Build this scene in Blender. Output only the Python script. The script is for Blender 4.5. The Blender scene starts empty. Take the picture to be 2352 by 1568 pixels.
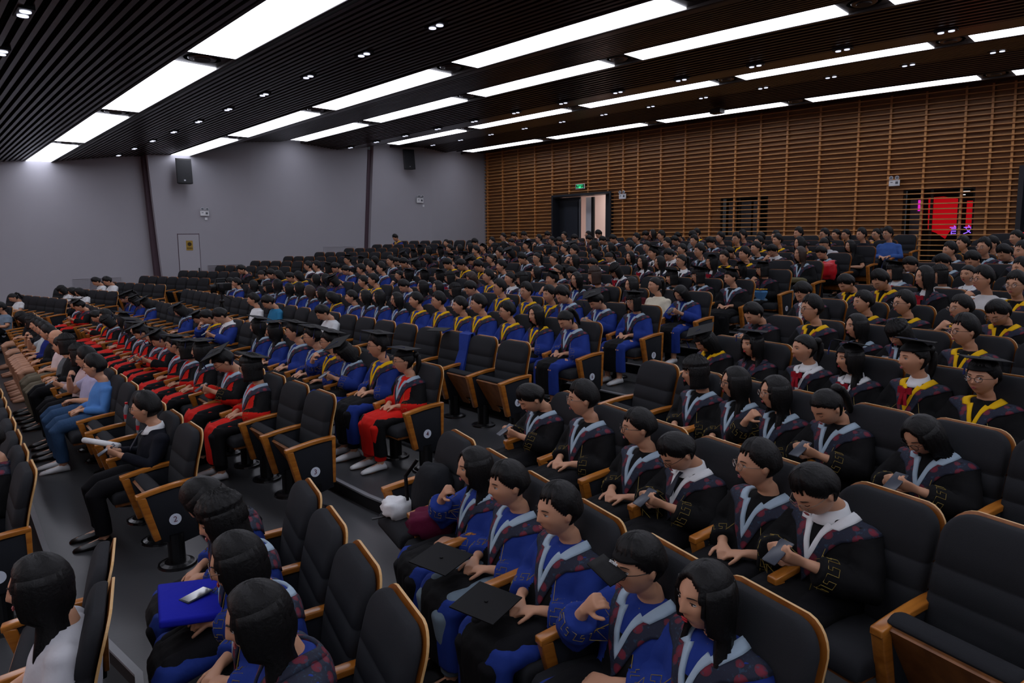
import bpy, bmesh, math, random
import numpy as np
from mathutils import Vector, Matrix
from mathutils.bvhtree import BVHTree
SC = bpy.context.scene
COL = SC.collection
random.seed(7)
PI = math.pi

# ------------------------------------------------------------------ camera, world, exposure
CAM_Z = 2.4116
YAW, PITCH, ROLL = 0.80908, 0.14208, 0.00726
F_TRUE, K_DIST, F_PIN = 1568.0, 0.06218, 1535.0
def cam_rot():
    ca, sa, cb, sb, cc, sc = math.cos(YAW), math.sin(YAW), math.cos(PITCH), math.sin(PITCH), math.cos(ROLL), math.sin(ROLL)
    fwd = np.array([-sa*cb, ca*cb, -sb]); right = np.array([ca, sa, 0.]); down = np.cross(fwd, right)
    r2 = right*cc + down*sc; d2 = -right*sc + down*cc
    return r2, d2, fwd
RT, DN, FW = cam_rot()
cam = bpy.data.cameras.new('camera'); camo = bpy.data.objects.new('camera', cam); COL.objects.link(camo)
cam.sensor_width = 36.0; cam.lens = F_PIN/2352*36.0; cam.clip_start = 0.05; cam.clip_end = 200
M = Matrix.Identity(4)
for i in range(3):
    M[i][0] = RT[i]; M[i][1] = -DN[i]; M[i][2] = -FW[i]
M[2][3] = CAM_Z
camo.matrix_world = M
SC.camera = camo
w = bpy.data.worlds.new('world'); SC.world = w; w.use_nodes = True
w.node_tree.nodes['Background'].inputs[0].default_value = (0.02, 0.021, 0.024, 1)
w.node_tree.nodes['Background'].inputs[1].default_value = 1.0
SC.view_settings.view_transform = 'Standard'; SC.view_settings.look = 'None'
SC.view_settings.gamma = 1.0; SC.view_settings.use_curve_mapping = False
SC.view_settings.exposure = -0.12
SC.cycles.max_bounces = 5; SC.cycles.diffuse_bounces = 3; SC.cycles.glossy_bounces = 3
SC.cycles.transparent_max_bounces = 8; SC.cycles.sample_clamp_indirect = 3.0
SC.cycles.use_denoising = True
PANEL_L = 6.2          # radiance of the luminous ceiling panels

# The hall was surveyed with a lens that bows straight lines a little; W3 puts each
# surveyed point where an ordinary straight-line camera sees it (a shift of a few cm).
def W3(p):
    p = np.array(p, float); d = p - np.array([0, 0, CAM_Z])
    x, y, z = d@RT, d@DN, d@FW
    rho = math.hypot(x, y)
    ru = F_TRUE*rho/z if z > 0.3 else 1e9
    ru = min(ru, 1650.0)
    rd = ru
    for _ in range(12): rd = ru/(1 + K_DIST*(rd/1413.)**2)
    s = (rd/ru if ru > 1e-6 else 1.0)*F_TRUE/F_PIN
    return Vector((np.array([0, 0, CAM_Z]) + RT*(x*s) + DN*(y*s) + FW*z).tolist())

# ------------------------------------------------------------------ materials
def srgb(h):
    h = h.lstrip('#'); c = [int(h[i:i+2], 16)/255 for i in (0, 2, 4)]
    return tuple(((v/12.92) if v <= 0.04045 else ((v+0.055)/1.055)**2.4) for v in c) + (1,)
MATS = {}
def mat(name, col, rough=0.7, spec=0.3, bump=0, bscale=60, noise=0, nscale=8, metal=0, emit=None, es=0, sheen=0):
    if name in MATS: return MATS[name]
    m = bpy.data.materials.new(name); m.use_nodes = True; nt = m.node_tree; b = nt.nodes['Principled BSDF']
    if isinstance(col, str): col = srgb(col)
    b.inputs['Base Color'].default_value = col; b.inputs['Roughness'].default_value = rough
    b.inputs['Specular IOR Level'].default_value = spec; b.inputs['Metallic'].default_value = metal
    if sheen: b.inputs['Sheen Weight'].default_value = sheen
    if emit: b.inputs['Emission Color'].default_value = srgb(emit); b.inputs['Emission Strength'].default_value = es
    tc = nt.nodes.new('ShaderNodeTexCoord')
    if noise:
        n = nt.nodes.new('ShaderNodeTexNoise'); n.inputs['Scale'].default_value = nscale; n.inputs['Detail'].default_value = 3
        nt.links.new(tc.outputs['Object'], n.inputs['Vector'])
        r = nt.nodes.new('ShaderNodeMapRange'); r.inputs['To Min'].default_value = 1-noise; r.inputs['To Max'].default_value = 1+noise
        nt.links.new(n.outputs['Fac'], r.inputs['Value'])
        v = nt.nodes.new('ShaderNodeVectorMath'); v.operation = 'SCALE'; v.inputs[0].default_value = col[:3]
        nt.links.new(r.outputs['Result'], v.inputs['Scale']); nt.links.new(v.outputs['Vector'], b.inputs['Base Color'])
    if bump:
        n2 = nt.nodes.new('ShaderNodeTexNoise'); n2.inputs['Scale'].default_value = bscale; n2.inputs['Detail'].default_value = 2
        nt.links.new(tc.outputs['Object'], n2.inputs['Vector'])
        bp = nt.nodes.new('ShaderNodeBump'); bp.inputs['Strength'].default_value = bump; bp.inputs['Distance'].default_value = 0.01
        nt.links.new(n2.outputs['Fac'], bp.inputs['Height']); nt.links.new(bp.outputs['Normal'], b.inputs['Normal'])
    MATS[name] = m; return m
def wood_mat(name, c1, c2, rough=0.35, axis='X', scale=2.5, spec=0.5):
    if name in MATS: return MATS[name]
    m = bpy.data.materials.new(name); m.use_nodes = True; nt = m.node_tree; b = nt.nodes['Principled BSDF']
    tc = nt.nodes.new('ShaderNodeTexCoord'); mp = nt.nodes.new('ShaderNodeMapping')
    sc = {'X': (1.2, 14, 14), 'Y': (14, 1.2, 14), 'Z': (14, 14, 1.2)}[axis]
    mp.inputs['Scale'].default_value = sc
    n = nt.nodes.new('ShaderNodeTexNoise'); n.inputs['Scale'].default_value = scale; n.inputs['Detail'].default_value = 4
    cr = nt.nodes.new('ShaderNodeValToRGB'); cr.color_ramp.elements[0].color = srgb(c1); cr.color_ramp.elements[1].color = srgb(c2)
    cr.color_ramp.elements[0].position = 0.35; cr.color_ramp.elements[1].position = 0.65
    nt.links.new(tc.outputs['Object'], mp.inputs['Vector']); nt.links.new(mp.outputs['Vector'], n.inputs['Vector'])
    nt.links.new(n.outputs['Fac'], cr.inputs['Fac']); nt.links.new(cr.outputs['Color'], b.inputs['Base Color'])
    b.inputs['Roughness'].default_value = rough; b.inputs['Specular IOR Level'].default_value = spec
    MATS[name] = m; return m

# ------------------------------------------------------------------ object helpers
def tag(o, label=None, cat=None, group=None, kind=None):
    if label: o['label'] = label
    if cat: o['category'] = cat
    if group: o['group'] = group
    if kind: o['kind'] = kind
    return o
def link(o, parent=None):
    COL.objects.link(o)
    if parent is not None: o.parent = parent
    return o
def empty(name, loc=(0, 0, 0), rz=0, scale=1):
    o = bpy.data.objects.new(name, None); COL.objects.link(o); o.location = loc; o.rotation_euler = (0, 0, rz)
    o.scale = (scale,)*3 if not isinstance(scale, tuple) else scale
    o.empty_display_size = 0.1
    return o
class MB:
    def __init__(s): s.v = []; s.f = []; s.m = []
    def add(s, vs, fs, mi=0):
        o = len(s.v); s.v += [tuple(v) for v in vs]; s.f += [tuple(i+o for i in f) for f in fs]; s.m += [mi]*len(fs)
    def box(s, x0, x1, y0, y1, z0, z1, mi=0, xf=None):
        vs = [(x, y, z) for z in (z0, z1) for y in (y0, y1) for x in (x0, x1)]
        if xf: vs = [xf(v) for v in vs]
        s.add(vs, [(0, 2, 3, 1), (4, 5, 7, 6), (0, 1, 5, 4), (2, 6, 7, 3), (0, 4, 6, 2), (1, 3, 7, 5)], mi)
    def rings(s, rs, mi=0, cap=True, closed=True):
        n = len(rs[0]); vs = [p for r in rs for p in r]; fs = []
        for i in range(len(rs)-1):
            for j in range(n if closed else n-1):
                a = i*n+j; b = i*n+(j+1) % n; fs.append((a, b, b+n, a+n))
        if cap: fs.append(tuple(range(n-1, -1, -1))); fs.append(tuple((len(rs)-1)*n+j for j in range(n)))
        s.add(vs, fs, mi)
    def prism(s, poly, x0, x1, mi=0, axis='x'):
        # poly in (a,b), extruded along axis
        f = {'x': lambda a, b, t: (t, a, b), 'y': lambda a, b, t: (a, t, b), 'z': lambda a, b, t: (a, b, t)}[axis]
        n = len(poly); vs = [f(a, b, x0) for a, b in poly] + [f(a, b, x1) for a, b in poly]
        fs = [tuple(range(n-1, -1, -1)), tuple(range(n, 2*n))] + [(i, (i+1) % n, (i+1) % n+n, i+n) for i in range(n)]
        s.add(vs, fs, mi)
    def disc(s, c, r, h, n=16, mi=0, axis='z', r2=None):
        r2 = r if r2 is None else r2; R = []
        for k, rr in ((0, r), (1, r2)):
            ring = []
            for j in range(n):
                a = 2*PI*j/n; u, v = rr*math.cos(a), rr*math.sin(a)
                t = h*k
                ring.append({'z': (c[0]+u, c[1]+v, c[2]+t), 'x': (c[0]+t, c[1]+u, c[2]+v), 'y': (c[0]+u, c[1]+t, c[2]+v)}[axis])
            R.append(ring)
        s.rings(R, mi)
    def ell(s, c, r, n=10, k=7, mi=0, rot=None):
        R = []
        for i in range(k+1):
            t = PI*i/k; t = min(max(t, 0.02), PI-0.02); ring = []
            for j in range(n):
                a = 2*PI*j/n; v = Vector((r[0]*math.sin(t)*math.cos(a), r[1]*math.sin(t)*math.sin(a), -r[2]*math.cos(t)))
                if rot is not None: v = rot@v
                ring.append((c[0]+v.x, c[1]+v.y, c[2]+v.z))
            R.append(ring)
        s.rings(R, mi)
    def tube(s, pts, rad, n=8, mi=0, flat=1.0, up=None, cap=True):
        pts = [Vector(p) for p in pts]
        if not hasattr(rad, '__len__'): rad = [rad]*len(pts)
        R = []; prev = None
        for i, p in enumerate(pts):
            d = (pts[min(i+1, len(pts)-1)]-pts[max(i-1, 0)])
            d = d.normalized() if d.length > 1e-9 else Vector((0, 0, 1))
            if prev is None:
                a = Vector(up) if up else (Vector((0, 0, 1)) if abs(d.z) < .9 else Vector((1, 0, 0)))
                u = (a - d*a.dot(d)).normalized()
            else: u = (prev - d*prev.dot(d)).normalized()
            prev = u; v = d.cross(u)
            R.append([tuple(p + (u*math.cos(2*PI*j/n)*flat + v*math.sin(2*PI*j/n))*rad[i]) for j in range(n)])
        s.rings(R, mi, cap)
    def mesh(s, name, mats, smooth=False):
        me = bpy.data.meshes.new(name); me.from_pydata(s.v, [], s.f); me.update()
        for m in (mats if isinstance(mats, (list, tuple)) else [mats]): me.materials.append(m)
        me.polygons.foreach_set('material_index', s.m)
        if smooth: me.polygons.foreach_set('use_smooth', [True]*len(s.f))
        bm = bmesh.new(); bm.from_mesh(me); bmesh.ops.recalc_face_normals(bm, faces=bm.faces); bm.to_mesh(me); bm.free()
        me.update(); return me
    def build(s, name, mats, parent=None, smooth=False, warp=False):
        if warp: s.v = [tuple(W3(v)) for v in s.v]
        return link(bpy.data.objects.new(name, s.mesh(name, mats, smooth)), parent)
def inst(name, me, parent=None, M=None):
    o = bpy.data.objects.new(name, me); link(o, parent)
    if M is not None: o.matrix_local = M
    return o
def bevel(me, w=0.006, seg=2):
    bm = bmesh.new(); bm.from_mesh(me)
    bmesh.ops.bevel(bm, geom=[e for e in bm.edges if e.is_manifold and e.calc_face_angle(0) > 0.5], offset=w, segments=seg, affect='EDGES', profile=0.6)
    for f in bm.faces: f.smooth = True
    bm.to_mesh(me); bm.free(); return me
def remesh(mb, name, vox, smooth=4, mats=()):
    me = mb.mesh(name, list(mats) or [None] if mats else [], False)
    o = bpy.data.objects.new('tmp', me); COL.objects.link(o)
    md = o.modifiers.new('r', 'REMESH'); md.mode = 'VOXEL'; md.voxel_size = vox; md.use_smooth_shade = True
    if smooth:
        sm = o.modifiers.new('s', 'SMOOTH'); sm.iterations = smooth; sm.factor = 0.5
    dg = bpy.context.evaluated_depsgraph_get(); out = bpy.data.meshes.new_from_object(o.evaluated_get(dg))
    out.name = name; bpy.data.objects.remove(o); return out
def textmesh(txt, size, depth=0.001, align='CENTER'):
    c = bpy.data.curves.new('txt', 'FONT'); c.body = txt; c.size = size; c.extrude = depth; c.align_x = align; c.align_y = 'CENTER'; c.resolution_u = 2
    o = bpy.data.objects.new('txt', c); COL.objects.link(o)
    dg = bpy.context.evaluated_depsgraph_get(); me = bpy.data.meshes.new_from_object(o.evaluated_get(dg)); bpy.data.objects.remove(o); bpy.data.curves.remove(c)
    return me
# ------------------------------------------------------------------ seating plan
PHI = 0.052; U = np.array([math.cos(PHI), -math.sin(PHI)])
RISE, SPC, RSPC, RA, LA, PITCHR = 0.1235, 0.56, 0.535, -0.262, 0.2, 1.16
def zrow(n): return RISE*(n-2)
def Erow(n): return np.array([-5.55+.056*(n-2), 1.70+PITCHR*(n-2)])
def R0(n): return Erow(n)+U*1.95+np.array([0, .13-.035*(n-2)])
def L0(n): return Erow(n)-U*(SPC*23+1.0)+np.array([0, -.4])
def seat(b, n, k):
    if b == 'M': p = Erow(n)-U*SPC*k; return p[0], p[1], -PHI, zrow(n)
    if b == 'R': p = R0(n)+np.array([math.cos(RA), math.sin(RA)])*RSPC*k; return p[0], p[1], RA, zrow(n)
    p = L0(n)+np.array([-math.cos(LA), -math.sin(LA)])*SPC*k; return p[0], p[1], LA, zrow(n)+.1
def row_y(n, x):
    e = Erow(n); m1 = e-U*(SPC*23.5); r0 = R0(n); l0 = L0(n)
    if x <= l0[0]+.3: return l0[1]+(x-l0[0])*math.tan(LA)
    if x < m1[0]:
        a = l0[1]+.3*math.tan(LA); t = (x-l0[0]-.3)/(m1[0]-l0[0]-.3); return a*(1-t)+m1[1]*t
    if x <= e[0]+.3: return e[1]-(x-e[0])*math.tan(PHI)
    if x < r0[0]-.3:
        a = e[1]-.3*math.tan(PHI); b = r0[1]-.3*math.tan(RA); t = (x-e[0]-.3)/(r0[0]-.6-e[0]); return a*(1-t)+b*t
    return r0[1]+(x-r0[0])*math.tan(RA)
def zadd(n, x):
    l0 = L0(n)[0]+.3; m1 = (Erow(n)-U*(SPC*23.5))[0]
    return .1*min(1, max(0, (m1-x)/(m1-l0)))
WY = 21.7      # rear wall
NR = 15

# ------------------------------------------------------------------ structure materials
def floor_material():
    m = mat('floor_vinyl', '#3a3b3d', rough=0.33, spec=0.5, noise=0.18, nscale=1.3, bump=0.03, bscale=40)
    return m
M_floor = floor_material()
M_riser = mat('riser_dark', '#161617', rough=0.6)
M_nose = mat('nosing_metal', '#77797c', rough=0.4, spec=0.5)
M_wall = mat('grey_wall_paint', '#9d9ca2', rough=0.85, spec=0.2, noise=0.05, nscale=0.8, bump=0.05, bscale=150)
M_slot = mat('wall_slot_dark', '#4a3a42', rough=0.7)
M_slat = wood_mat('slat_wood', '#b37a42', '#c78f52', 0.45, 'X', 1.5)
M_back = wood_mat('rear_panel_wood', '#6e4a2a', '#866036', 0.6, 'X', 1.0)
M_cbar = mat('ceiling_bar_brown', '#2e1a14', rough=0.28, spec=0.5)
M_void = mat('ceiling_void', '#060606', rough=0.9)
M_dark = mat('dark_metal', '#1b1e24', rough=0.45, spec=0.4)
M_white = mat('white_plastic', '#d8dadd', rough=0.4)
M_black = mat('black_plastic', '#08090a', rough=0.45)
M_panel = mat('luminous_panel', '#ffffff', emit='#eef0ff', es=PANEL_L)

# ------------------------------------------------------------------ floor terraces
xs = [-27+.5*i for i in range(73)]
fl = MB(); fr = MB()
ns = {}
for n in range(-2, NR+2):
    # tread of row n lies between riser line n and riser line n+1
    R = []
    for x in xs:
        y0 = row_y(n-1, x)+.14; y1 = row_y(n, x)+.14
        if n == -2: y0 -= 7
        if n == NR+1: y1 = WY+.3
        z = zrow(n)+zadd(n, x)
        R.append([(x, y0, z), (x, (y0+y1)/2, z), (x, y1, z)])
    fl.v, off = fl.v, len(fl.v)
    for r in R: fl.v += [tuple(W3(p)) for p in r]
    for i in range(len(xs)-1):
        for j in range(2):
            a = off+i*3+j; fl.f.append((a, a+3, a+4, a+1)); fl.m.append(0)
    if n > -2:
        mb = MB()
        A = [W3((x, row_y(n-1, x)+.14, zrow(n-1)+zadd(n-1, x)-.002)) for x in xs]
        B = [W3((x, row_y(n-1, x)+.14, zrow(n)+zadd(n, x)+.001)) for x in xs]
        A2 = [p+Vector((0, .02, 0)) for p in A]; B2 = [p+Vector((0, .02, 0)) for p in B]
        mb.rings([[tuple(A[i]), tuple(B[i]), tuple(B2[i]), tuple(A2[i])] for i in range(len(xs))])
        ns[n] = (mb, B)
floor = fl.build('floor', M_floor); tag(floor, kind='structure')
for n, (mb, B) in ns.items():
    mb.build('riser', M_riser, floor)
    e = MB(); e.rings([[tuple(b+Vector((0, -.012, -.012))), tuple(b+Vector((0, -.012, .004))), tuple(b+Vector((0, .03, .004))), tuple(b+Vector((0, .03, -.012)))] for b in B])
    e.build('stair_nosing', M_nose, floor)

# ------------------------------------------------------------------ side wall on the left, folded like a screen
def ceil_z(y):
    P = [(-9, 4.2), (-4.95, 4.45), (-4.2, 4.45), (-.8, 4.70), (0, 4.70), (3.4, 5.13), (4.15, 5.13), (5.9, 5.38), (7.55, 5.52), (8.25, 5.52), (10, 6.1), (11.6, 6.27), (12.35, 6.27), (14, 6.16), (15.6, 6.43), (16.25, 6.43), (17.9, 6.56), (19.35, 6.44), (20.1, 6.44), (21.0, 6.62), (23, 6.62)]
    for (a, za), (b, zb) in zip(P, P[1:]):
        if a <= y <= b: return za+(zb-za)*(y-a)/(b-a)
    return P[0][1] if y < P[0][0] else P[-1][1]
wl = empty('wall_left'); tag(wl, kind='structure')
# (y at floor, y at top, x) of fold lines; slots where two panels meet at different depth
folds = [[(-9, -9, -25.0), (7.05, 6.75, -24.85)], [(7.25, 6.85, -24.45), (10.0, 10.4, -24.35), (14.9, 15.45, -24.65)],
         [(15.05, 15.6, -24.45), (18.4, 18.4, -24.3), (WY+.1, WY+.1, -24.55)]]
for F in folds:
    for (a0, a1, xa), (b0, b1, xb) in zip(F, F[1:]):
        mb = MB(); n1, n2 = 10, 8; rings = []
        for side in (0, -.25):
            for i in range(n1+1):
                t = i/n1; ring = []
                for j in range(n2+1):
                    s = j/n2; y = (a0+(b0-a0)*t)*(1-s)+(a1+(b1-a1)*t)*s
                    z = -1+(ceil_z(y)+1.15)*s
                    ring.append(tuple(W3((xa+(xb-xa)*t+side, y, z))))
                rings.append(ring)
        vs = [p for r in rings for p in r]; m = n2+1; fs = []; h = (n1+1)*m
        for i in range(n1):
            for j in range(n2):
                a = i*m+j; fs.append((a, a+m, a+m+1, a+1)); fs.append((a+h, a+h+1, a+h+m+1, a+h+m))
        for j in range(n2):
            fs.append((j, j+1, j+1+h, j+h)); a = n1*m+j; fs.append((a, a+h, a+h+1, a+1))
        for i in range(n1):
            a = i*m; fs.append((a, a+h, a+h+m, a+m)); a = i*m+n2; fs.append((a, a+m, a+h+m, a+h))
        mb.add(vs, fs); mb.build('wall_panel', M_wall, wl)
for y0, y1 in ((7.05, 6.75), (14.9, 15.45)):
    mb = MB(); mb.rings([[tuple(W3(p)) for p in ((-24.62, y0+(y1-y0)*s-.02, z), (-24.62, y0+(y1-y0)*s+.2, z), (-24.95, y0+(y1-y0)*s+.2, z), (-24.95, y0+(y1-y0)*s-.02, z))] for s, z in ((i/8, -1+7.3*i/8) for i in range(9))])
    mb.build('wall_slot', M_slot, wl)
def xwall(y):
    for F in folds:
        for (a0, a1, xa), (b0, b1, xb) in zip(F, F[1:]):
            if a0 <= y <= b0: return xa+(xb-xa)*(y-a0)/(b0-a0)
    return -24.5
# other enclosing walls, out of the picture
def wallbox(name, a, b, z0=-1.2, z1=7.4, m=M_wall):
    mb = MB(); mb.box(min(a[0], b[0]), max(a[0], b[0]), min(a[1], b[1]), max(a[1], b[1]), z0, z1); o = mb.build(name, m); tag(o, kind='structure'); return o
wallbox('wall_right', (9.2, -9), (9.5, 22.5)); wallbox('wall_front', (-26, -9.3), (9.5, -9))

# service door in the side wall
sd = empty('door_2'); tag(sd, kind='structure')
def wallplate(mb, y0, y1, z0, z1, off=.0, th=.02, mi=0):
    vs = []
    for z in (z0, z1):
        for y in (y0, y1):
            for o2 in (off, off+th): vs.append(tuple(W3((xwall((y0+y1)/2)+(xwall(y)-xwall((y0+y1)/2))+o2, y, z))))
    mb.add(vs, [(0, 1, 3, 2), (4, 6, 7, 5), (0, 4, 5, 1), (2, 3, 7, 6), (0, 2, 6, 4), (1, 5, 7, 3)], mi)
mb = MB(); wallplate(mb, 7.68, 8.37, .55, 2.87, 0, .012); mb.build('door_leaf', mat('side_door_grey', '#a3a2a8', .7), sd)
mb = MB(); wallplate(mb, 7.655, 7.68, .55, 2.9, 0, .006); wallplate(mb, 8.37, 8.39, .55, 2.9, 0, .006); wallplate(mb, 7.655, 8.39, 2.87, 2.895, 0, .006); mb.build('door_gap', M_slot, sd)
mb = MB(); wallplate(mb, 8.3, 8.34, 1.55, 1.72, .012, .03); mb.build('door_handle', M_dark, sd)
pl = MB(); wallplate(pl, 7.93, 8.15, 2.33, 2.66, .014, .008); plo = pl.build('door_plate', mat('brass_plate', '#a8893c', .35, metal=.3))
tag(plo, 'square gold plate with a dark round emblem on the grey side door', 'sign')
mb = MB(); c = W3((xwall(8.04)+.03, 8.04, 2.54)); mb.disc((c.x, c.y, c.z), .065, .004, 20, axis='x'); mb.build('emblem', mat('emblem_dark', '#3a2c14', .5), plo)
me = textmesh('机房重地', .05); me.materials.append(MATS['emblem_dark']); o = inst('lettering', me, plo, Matrix.Translation(W3((xwall(8.04)+.03, 8.04, 2.40)))@Matrix.Rotation(PI/2, 4, 'Z')@Matrix.Rotation(PI/2, 4, 'X'))
# low grilles in the side wall
for i, (y0, y1, z1, lab) in enumerate([(4.45, 5.9, 1.50, 'louvred wall grille behind the two white shirts at far left'), (8.6, 9.85, 1.80, 'low louvred wall grille right of the grey side door'), (13.2, 14.7, 2.38, 'long low wall grille beside the second slanted wall slot')]):
    g = empty('wall_grille'); tag(g, lab, 'vent', 'wall grilles')
    mb = MB(); wallplate(mb, y0, y1, z1-.42, z1-.41, 0, .03); wallplate(mb, y0, y1, z1-.01, z1, 0, .03); wallplate(mb, y0, y0+.015, z1-.42, z1, 0, .03); wallplate(mb, y1-.015, y1, z1-.42, z1, 0, .03); mb.build('frame', M_wall, g)
    mb = MB(); wallplate(mb, y0, y1, z1-.42, z1, -.02, .021); mb.build('backing', M_slot, g)
    for k in range(9):
        mb = MB(); zz = z1-.05-.041*k; wallplate(mb, y0+.01, y1-.01, zz, zz+.022, .001, .022); mb.build('slat', M_wall, g)

# ------------------------------------------------------------------ rear wall: veneer behind a timber lattice
wb = empty('wall_back'); tag(wb, kind='structure')
XP = [-24.37, -23.32, -22.29, -21.25, -20.21, -19.25, -18.23, -17.2, -16.47, -15.77, -14.74, -13.7, -12.67, -11.73, -10.83, -9.91, -8.85, -7.69, -6.78, -5.83, -4.83, -4.19, -3.68, -2.6, -1.6, -.6, .6, 1.6, 2.8, 4, 5.2, 6.4, 7.6, 9]
DX0, DX1, DZT = -20.15, -17.0, 4.45       # doorway
E0, E1, EZT = -3.45, -1.4, 4.45           # doorway at the right edge
WIN = [(-12.29, -10.54, 3.97), (-6.36, -4.5, 3.97)]
def wallgrid(name, x0, x1, z0, z1, yo, th, m, parent, warp=True):
    nx = max(1, int((x1-x0)/1.0)); nz = max(1, int((z1-z0)/1.5)); mb = MB(); V = []
    for t in (0, th):
        for i in range(nx+1):
            for j in range(nz+1): V.append(tuple(W3((x0+(x1-x0)*i/nx, WY+yo+t, z0+(z1-z0)*j/nz))))
    m2 = nz+1; h = (nx+1)*m2; fs = []
    for i in range(nx):
        for j in range(nz): a = i*m2+j; fs += [(a, a+m2, a+m2+1, a+1), (a+h, a+h+1, a+h+m2+1, a+h+m2)]
    for j in range(nz): fs += [(j, j+1, j+1+h, j+h), (nx*m2+j, nx*m2+j+h, nx*m2+j+1+h, nx*m2+j+1)]
    for i in range(nx): fs += [(i*m2, i*m2+h, i*m2+m2+h, i*m2+m2), (i*m2+nz, i*m2+m2+nz, i*m2+m2+nz+h, i*m2+nz+h)]
    mb.add(V, fs); return mb.build(name, m, parent)
cuts = [(DX0, DX1, DZT), (E0, E1, EZT)]+WIN
ex = [-24.8]+[v for c in sorted(cuts) for v in c[:2]]+[9.4]
for i in range(0, len(ex), 2): wallgrid('veneer_panel', ex[i], ex[i+1], 1.2, 7.0, .09, .12, M_back, wb)
for a, b, zt in cuts: wallgrid('veneer_panel', a, b, zt, 7.0, .09, .12, M_back, wb)
for i, x in enumerate(XP):
    z0 = DZT+.02 if DX0-.02 < x < DX1+.02 else (EZT if E0-.1 < x < E1+.1 else 1.3)
    rng = random.Random(i); z = z0; ztop = 6.75
    mb = MB(); R = []; n = 12
    for j in range(n+1):
        zz = z0+(ztop-z0)*j/n
        R.append([tuple(W3(p)) for p in ((x-.03, WY-.0, zz), (x+.03, WY-.0, zz), (x+.03, WY+.09, zz), (x-.03, WY+.09, zz))])
    mb.rings(R); mb.build('post', M_slat, wb)
zs = 1.48; k = 0
while zs < 6.7:
    segs = [(-24.5, 9.3)]
    if zs < DZT: segs = [(-24.5, DX0), (DX1, 9.3)]
    if zs < EZT: segs = segs[:-1]+[(segs[-1][0], E0), (E1, 9.3)]
    for a, b in segs:
        nn = max(2, int((b-a)/1.0)); mb = MB()
        mb.rings([[tuple(W3((a+(b-a)*i/nn, WY+yy, zs+zz))) for yy, zz in ((-.045, 0), (-.045, .028), (.06, .028), (.06, 0))] for i in range(nn+1)])
        mb.build('slat', M_slat, wb)
    zs += .1455; k += 1

# control room windows behind the lattice
def wquad(mb, x0, x1, z0, z1, y, th=.03, mi=0):
    vs = [tuple(W3((x, yy, z))) for z in (z0, z1) for yy in (y, y+th) for x in (x0, x1)]
    mb.add(vs, [(0, 2, 3, 1), (4, 5, 7, 6), (0, 1, 5, 4), (2, 6, 7, 3), (0, 4, 6, 2), (1, 3, 7, 5)], mi)
M_glass = mat('dark_glass', '#0a0c10', .08, .6)
for i, (a, b, zt) in enumerate(WIN):
    wd = empty('window_%d' % (i+1)); tag(wd, kind='structure')
    mb = MB(); wquad(mb, a, b, 1.3, zt, WY+.5, .05); mb.build('recess_back', M_void, wd)
    mb = MB()
    for x in (a, b-.05): wquad(mb, x, x+.05, 1.3, zt, WY+.12, .06)
    wquad(mb, a, b, zt-.05, zt, WY+.12, .06); wquad(mb, (a+b)/2-.2, (a+b)/2-.13, 1.3, zt, WY+.12, .06)
    if i == 1: wquad(mb, b-.42, b-.34, 1.3, zt, WY+.12, .06)
    mb.build('window_frame', M_black, wd)
    mb = MB(); 
    if i == 0:
        for x0, x1 in ((a+.15, a+.45), (a+.62, a+1.0), (a+1.08, a+1.3)): wquad(mb, x0, x1, 1.5, zt-.1, WY+.4, .02)
        mb.build('curtain', mat('grey_curtain', '#5a5f68', .8), wd)
    else:
        wquad(mb, a+.12, a+.42, 1.5, zt-.25, WY+.4, .02); mb.build('curtain', mat('grey_curtain', '#5a5f68', .8), wd)
# glowing red shape added as stage screen reflection in right window; led sign
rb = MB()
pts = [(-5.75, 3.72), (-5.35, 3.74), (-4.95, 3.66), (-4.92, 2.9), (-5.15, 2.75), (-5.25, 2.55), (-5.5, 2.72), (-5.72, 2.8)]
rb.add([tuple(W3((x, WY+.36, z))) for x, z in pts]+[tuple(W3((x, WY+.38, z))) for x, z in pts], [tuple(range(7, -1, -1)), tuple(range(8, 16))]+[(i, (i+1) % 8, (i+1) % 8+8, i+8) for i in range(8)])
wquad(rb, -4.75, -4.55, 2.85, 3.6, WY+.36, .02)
o = rb.build('screen_reflection', mat('red_reflection', '#8a0512', emit='#d00818', es=.55)); tag(o, 'red stage screen reflection, added as a glowing shape in the right lattice window', 'screen')
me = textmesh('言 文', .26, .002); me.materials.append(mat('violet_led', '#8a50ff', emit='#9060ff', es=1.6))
o = inst('led_sign', me, None, Matrix.Translation(W3((-4.83, WY+.30, 2.78)))@Matrix.Rotation(PI/2, 4, 'X')); tag(o, 'violet led characters below the red screen reflection', 'sign')
mb = MB(); wquad(mb, -6.02, -5.93, 3.35, 3.66, WY+.36, .02); o = mb.build('led_strip', mat('magenta_led', '#c020a0', emit='#d020b0', es=1.2)); tag(o, 'short magenta light bar left of the red screen reflection', 'light')
for i, (x, z, ln) in enumerate([(-4.9, 3.85, .22), (-4.6, 3.83, .18), (-4.95, 3.76, .16), (-10.75, 3.83, .2)]):
    mb = MB(); wquad(mb, x, x+ln, z, z+.018, WY+.3, .02); o = mb.build('tube_light', mat('tube_white', '#ffffff', emit='#ffffff', es=1.5))
    tag(o, ['thin white tube light above the red screen reflection, longest', 'thin white tube light at top right of the red screen reflection', 'thin white tube light lowest above the red screen reflection', 'thin white tube light in the left lattice window'][i], 'light', 'tube lights behind the lattice')

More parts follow.
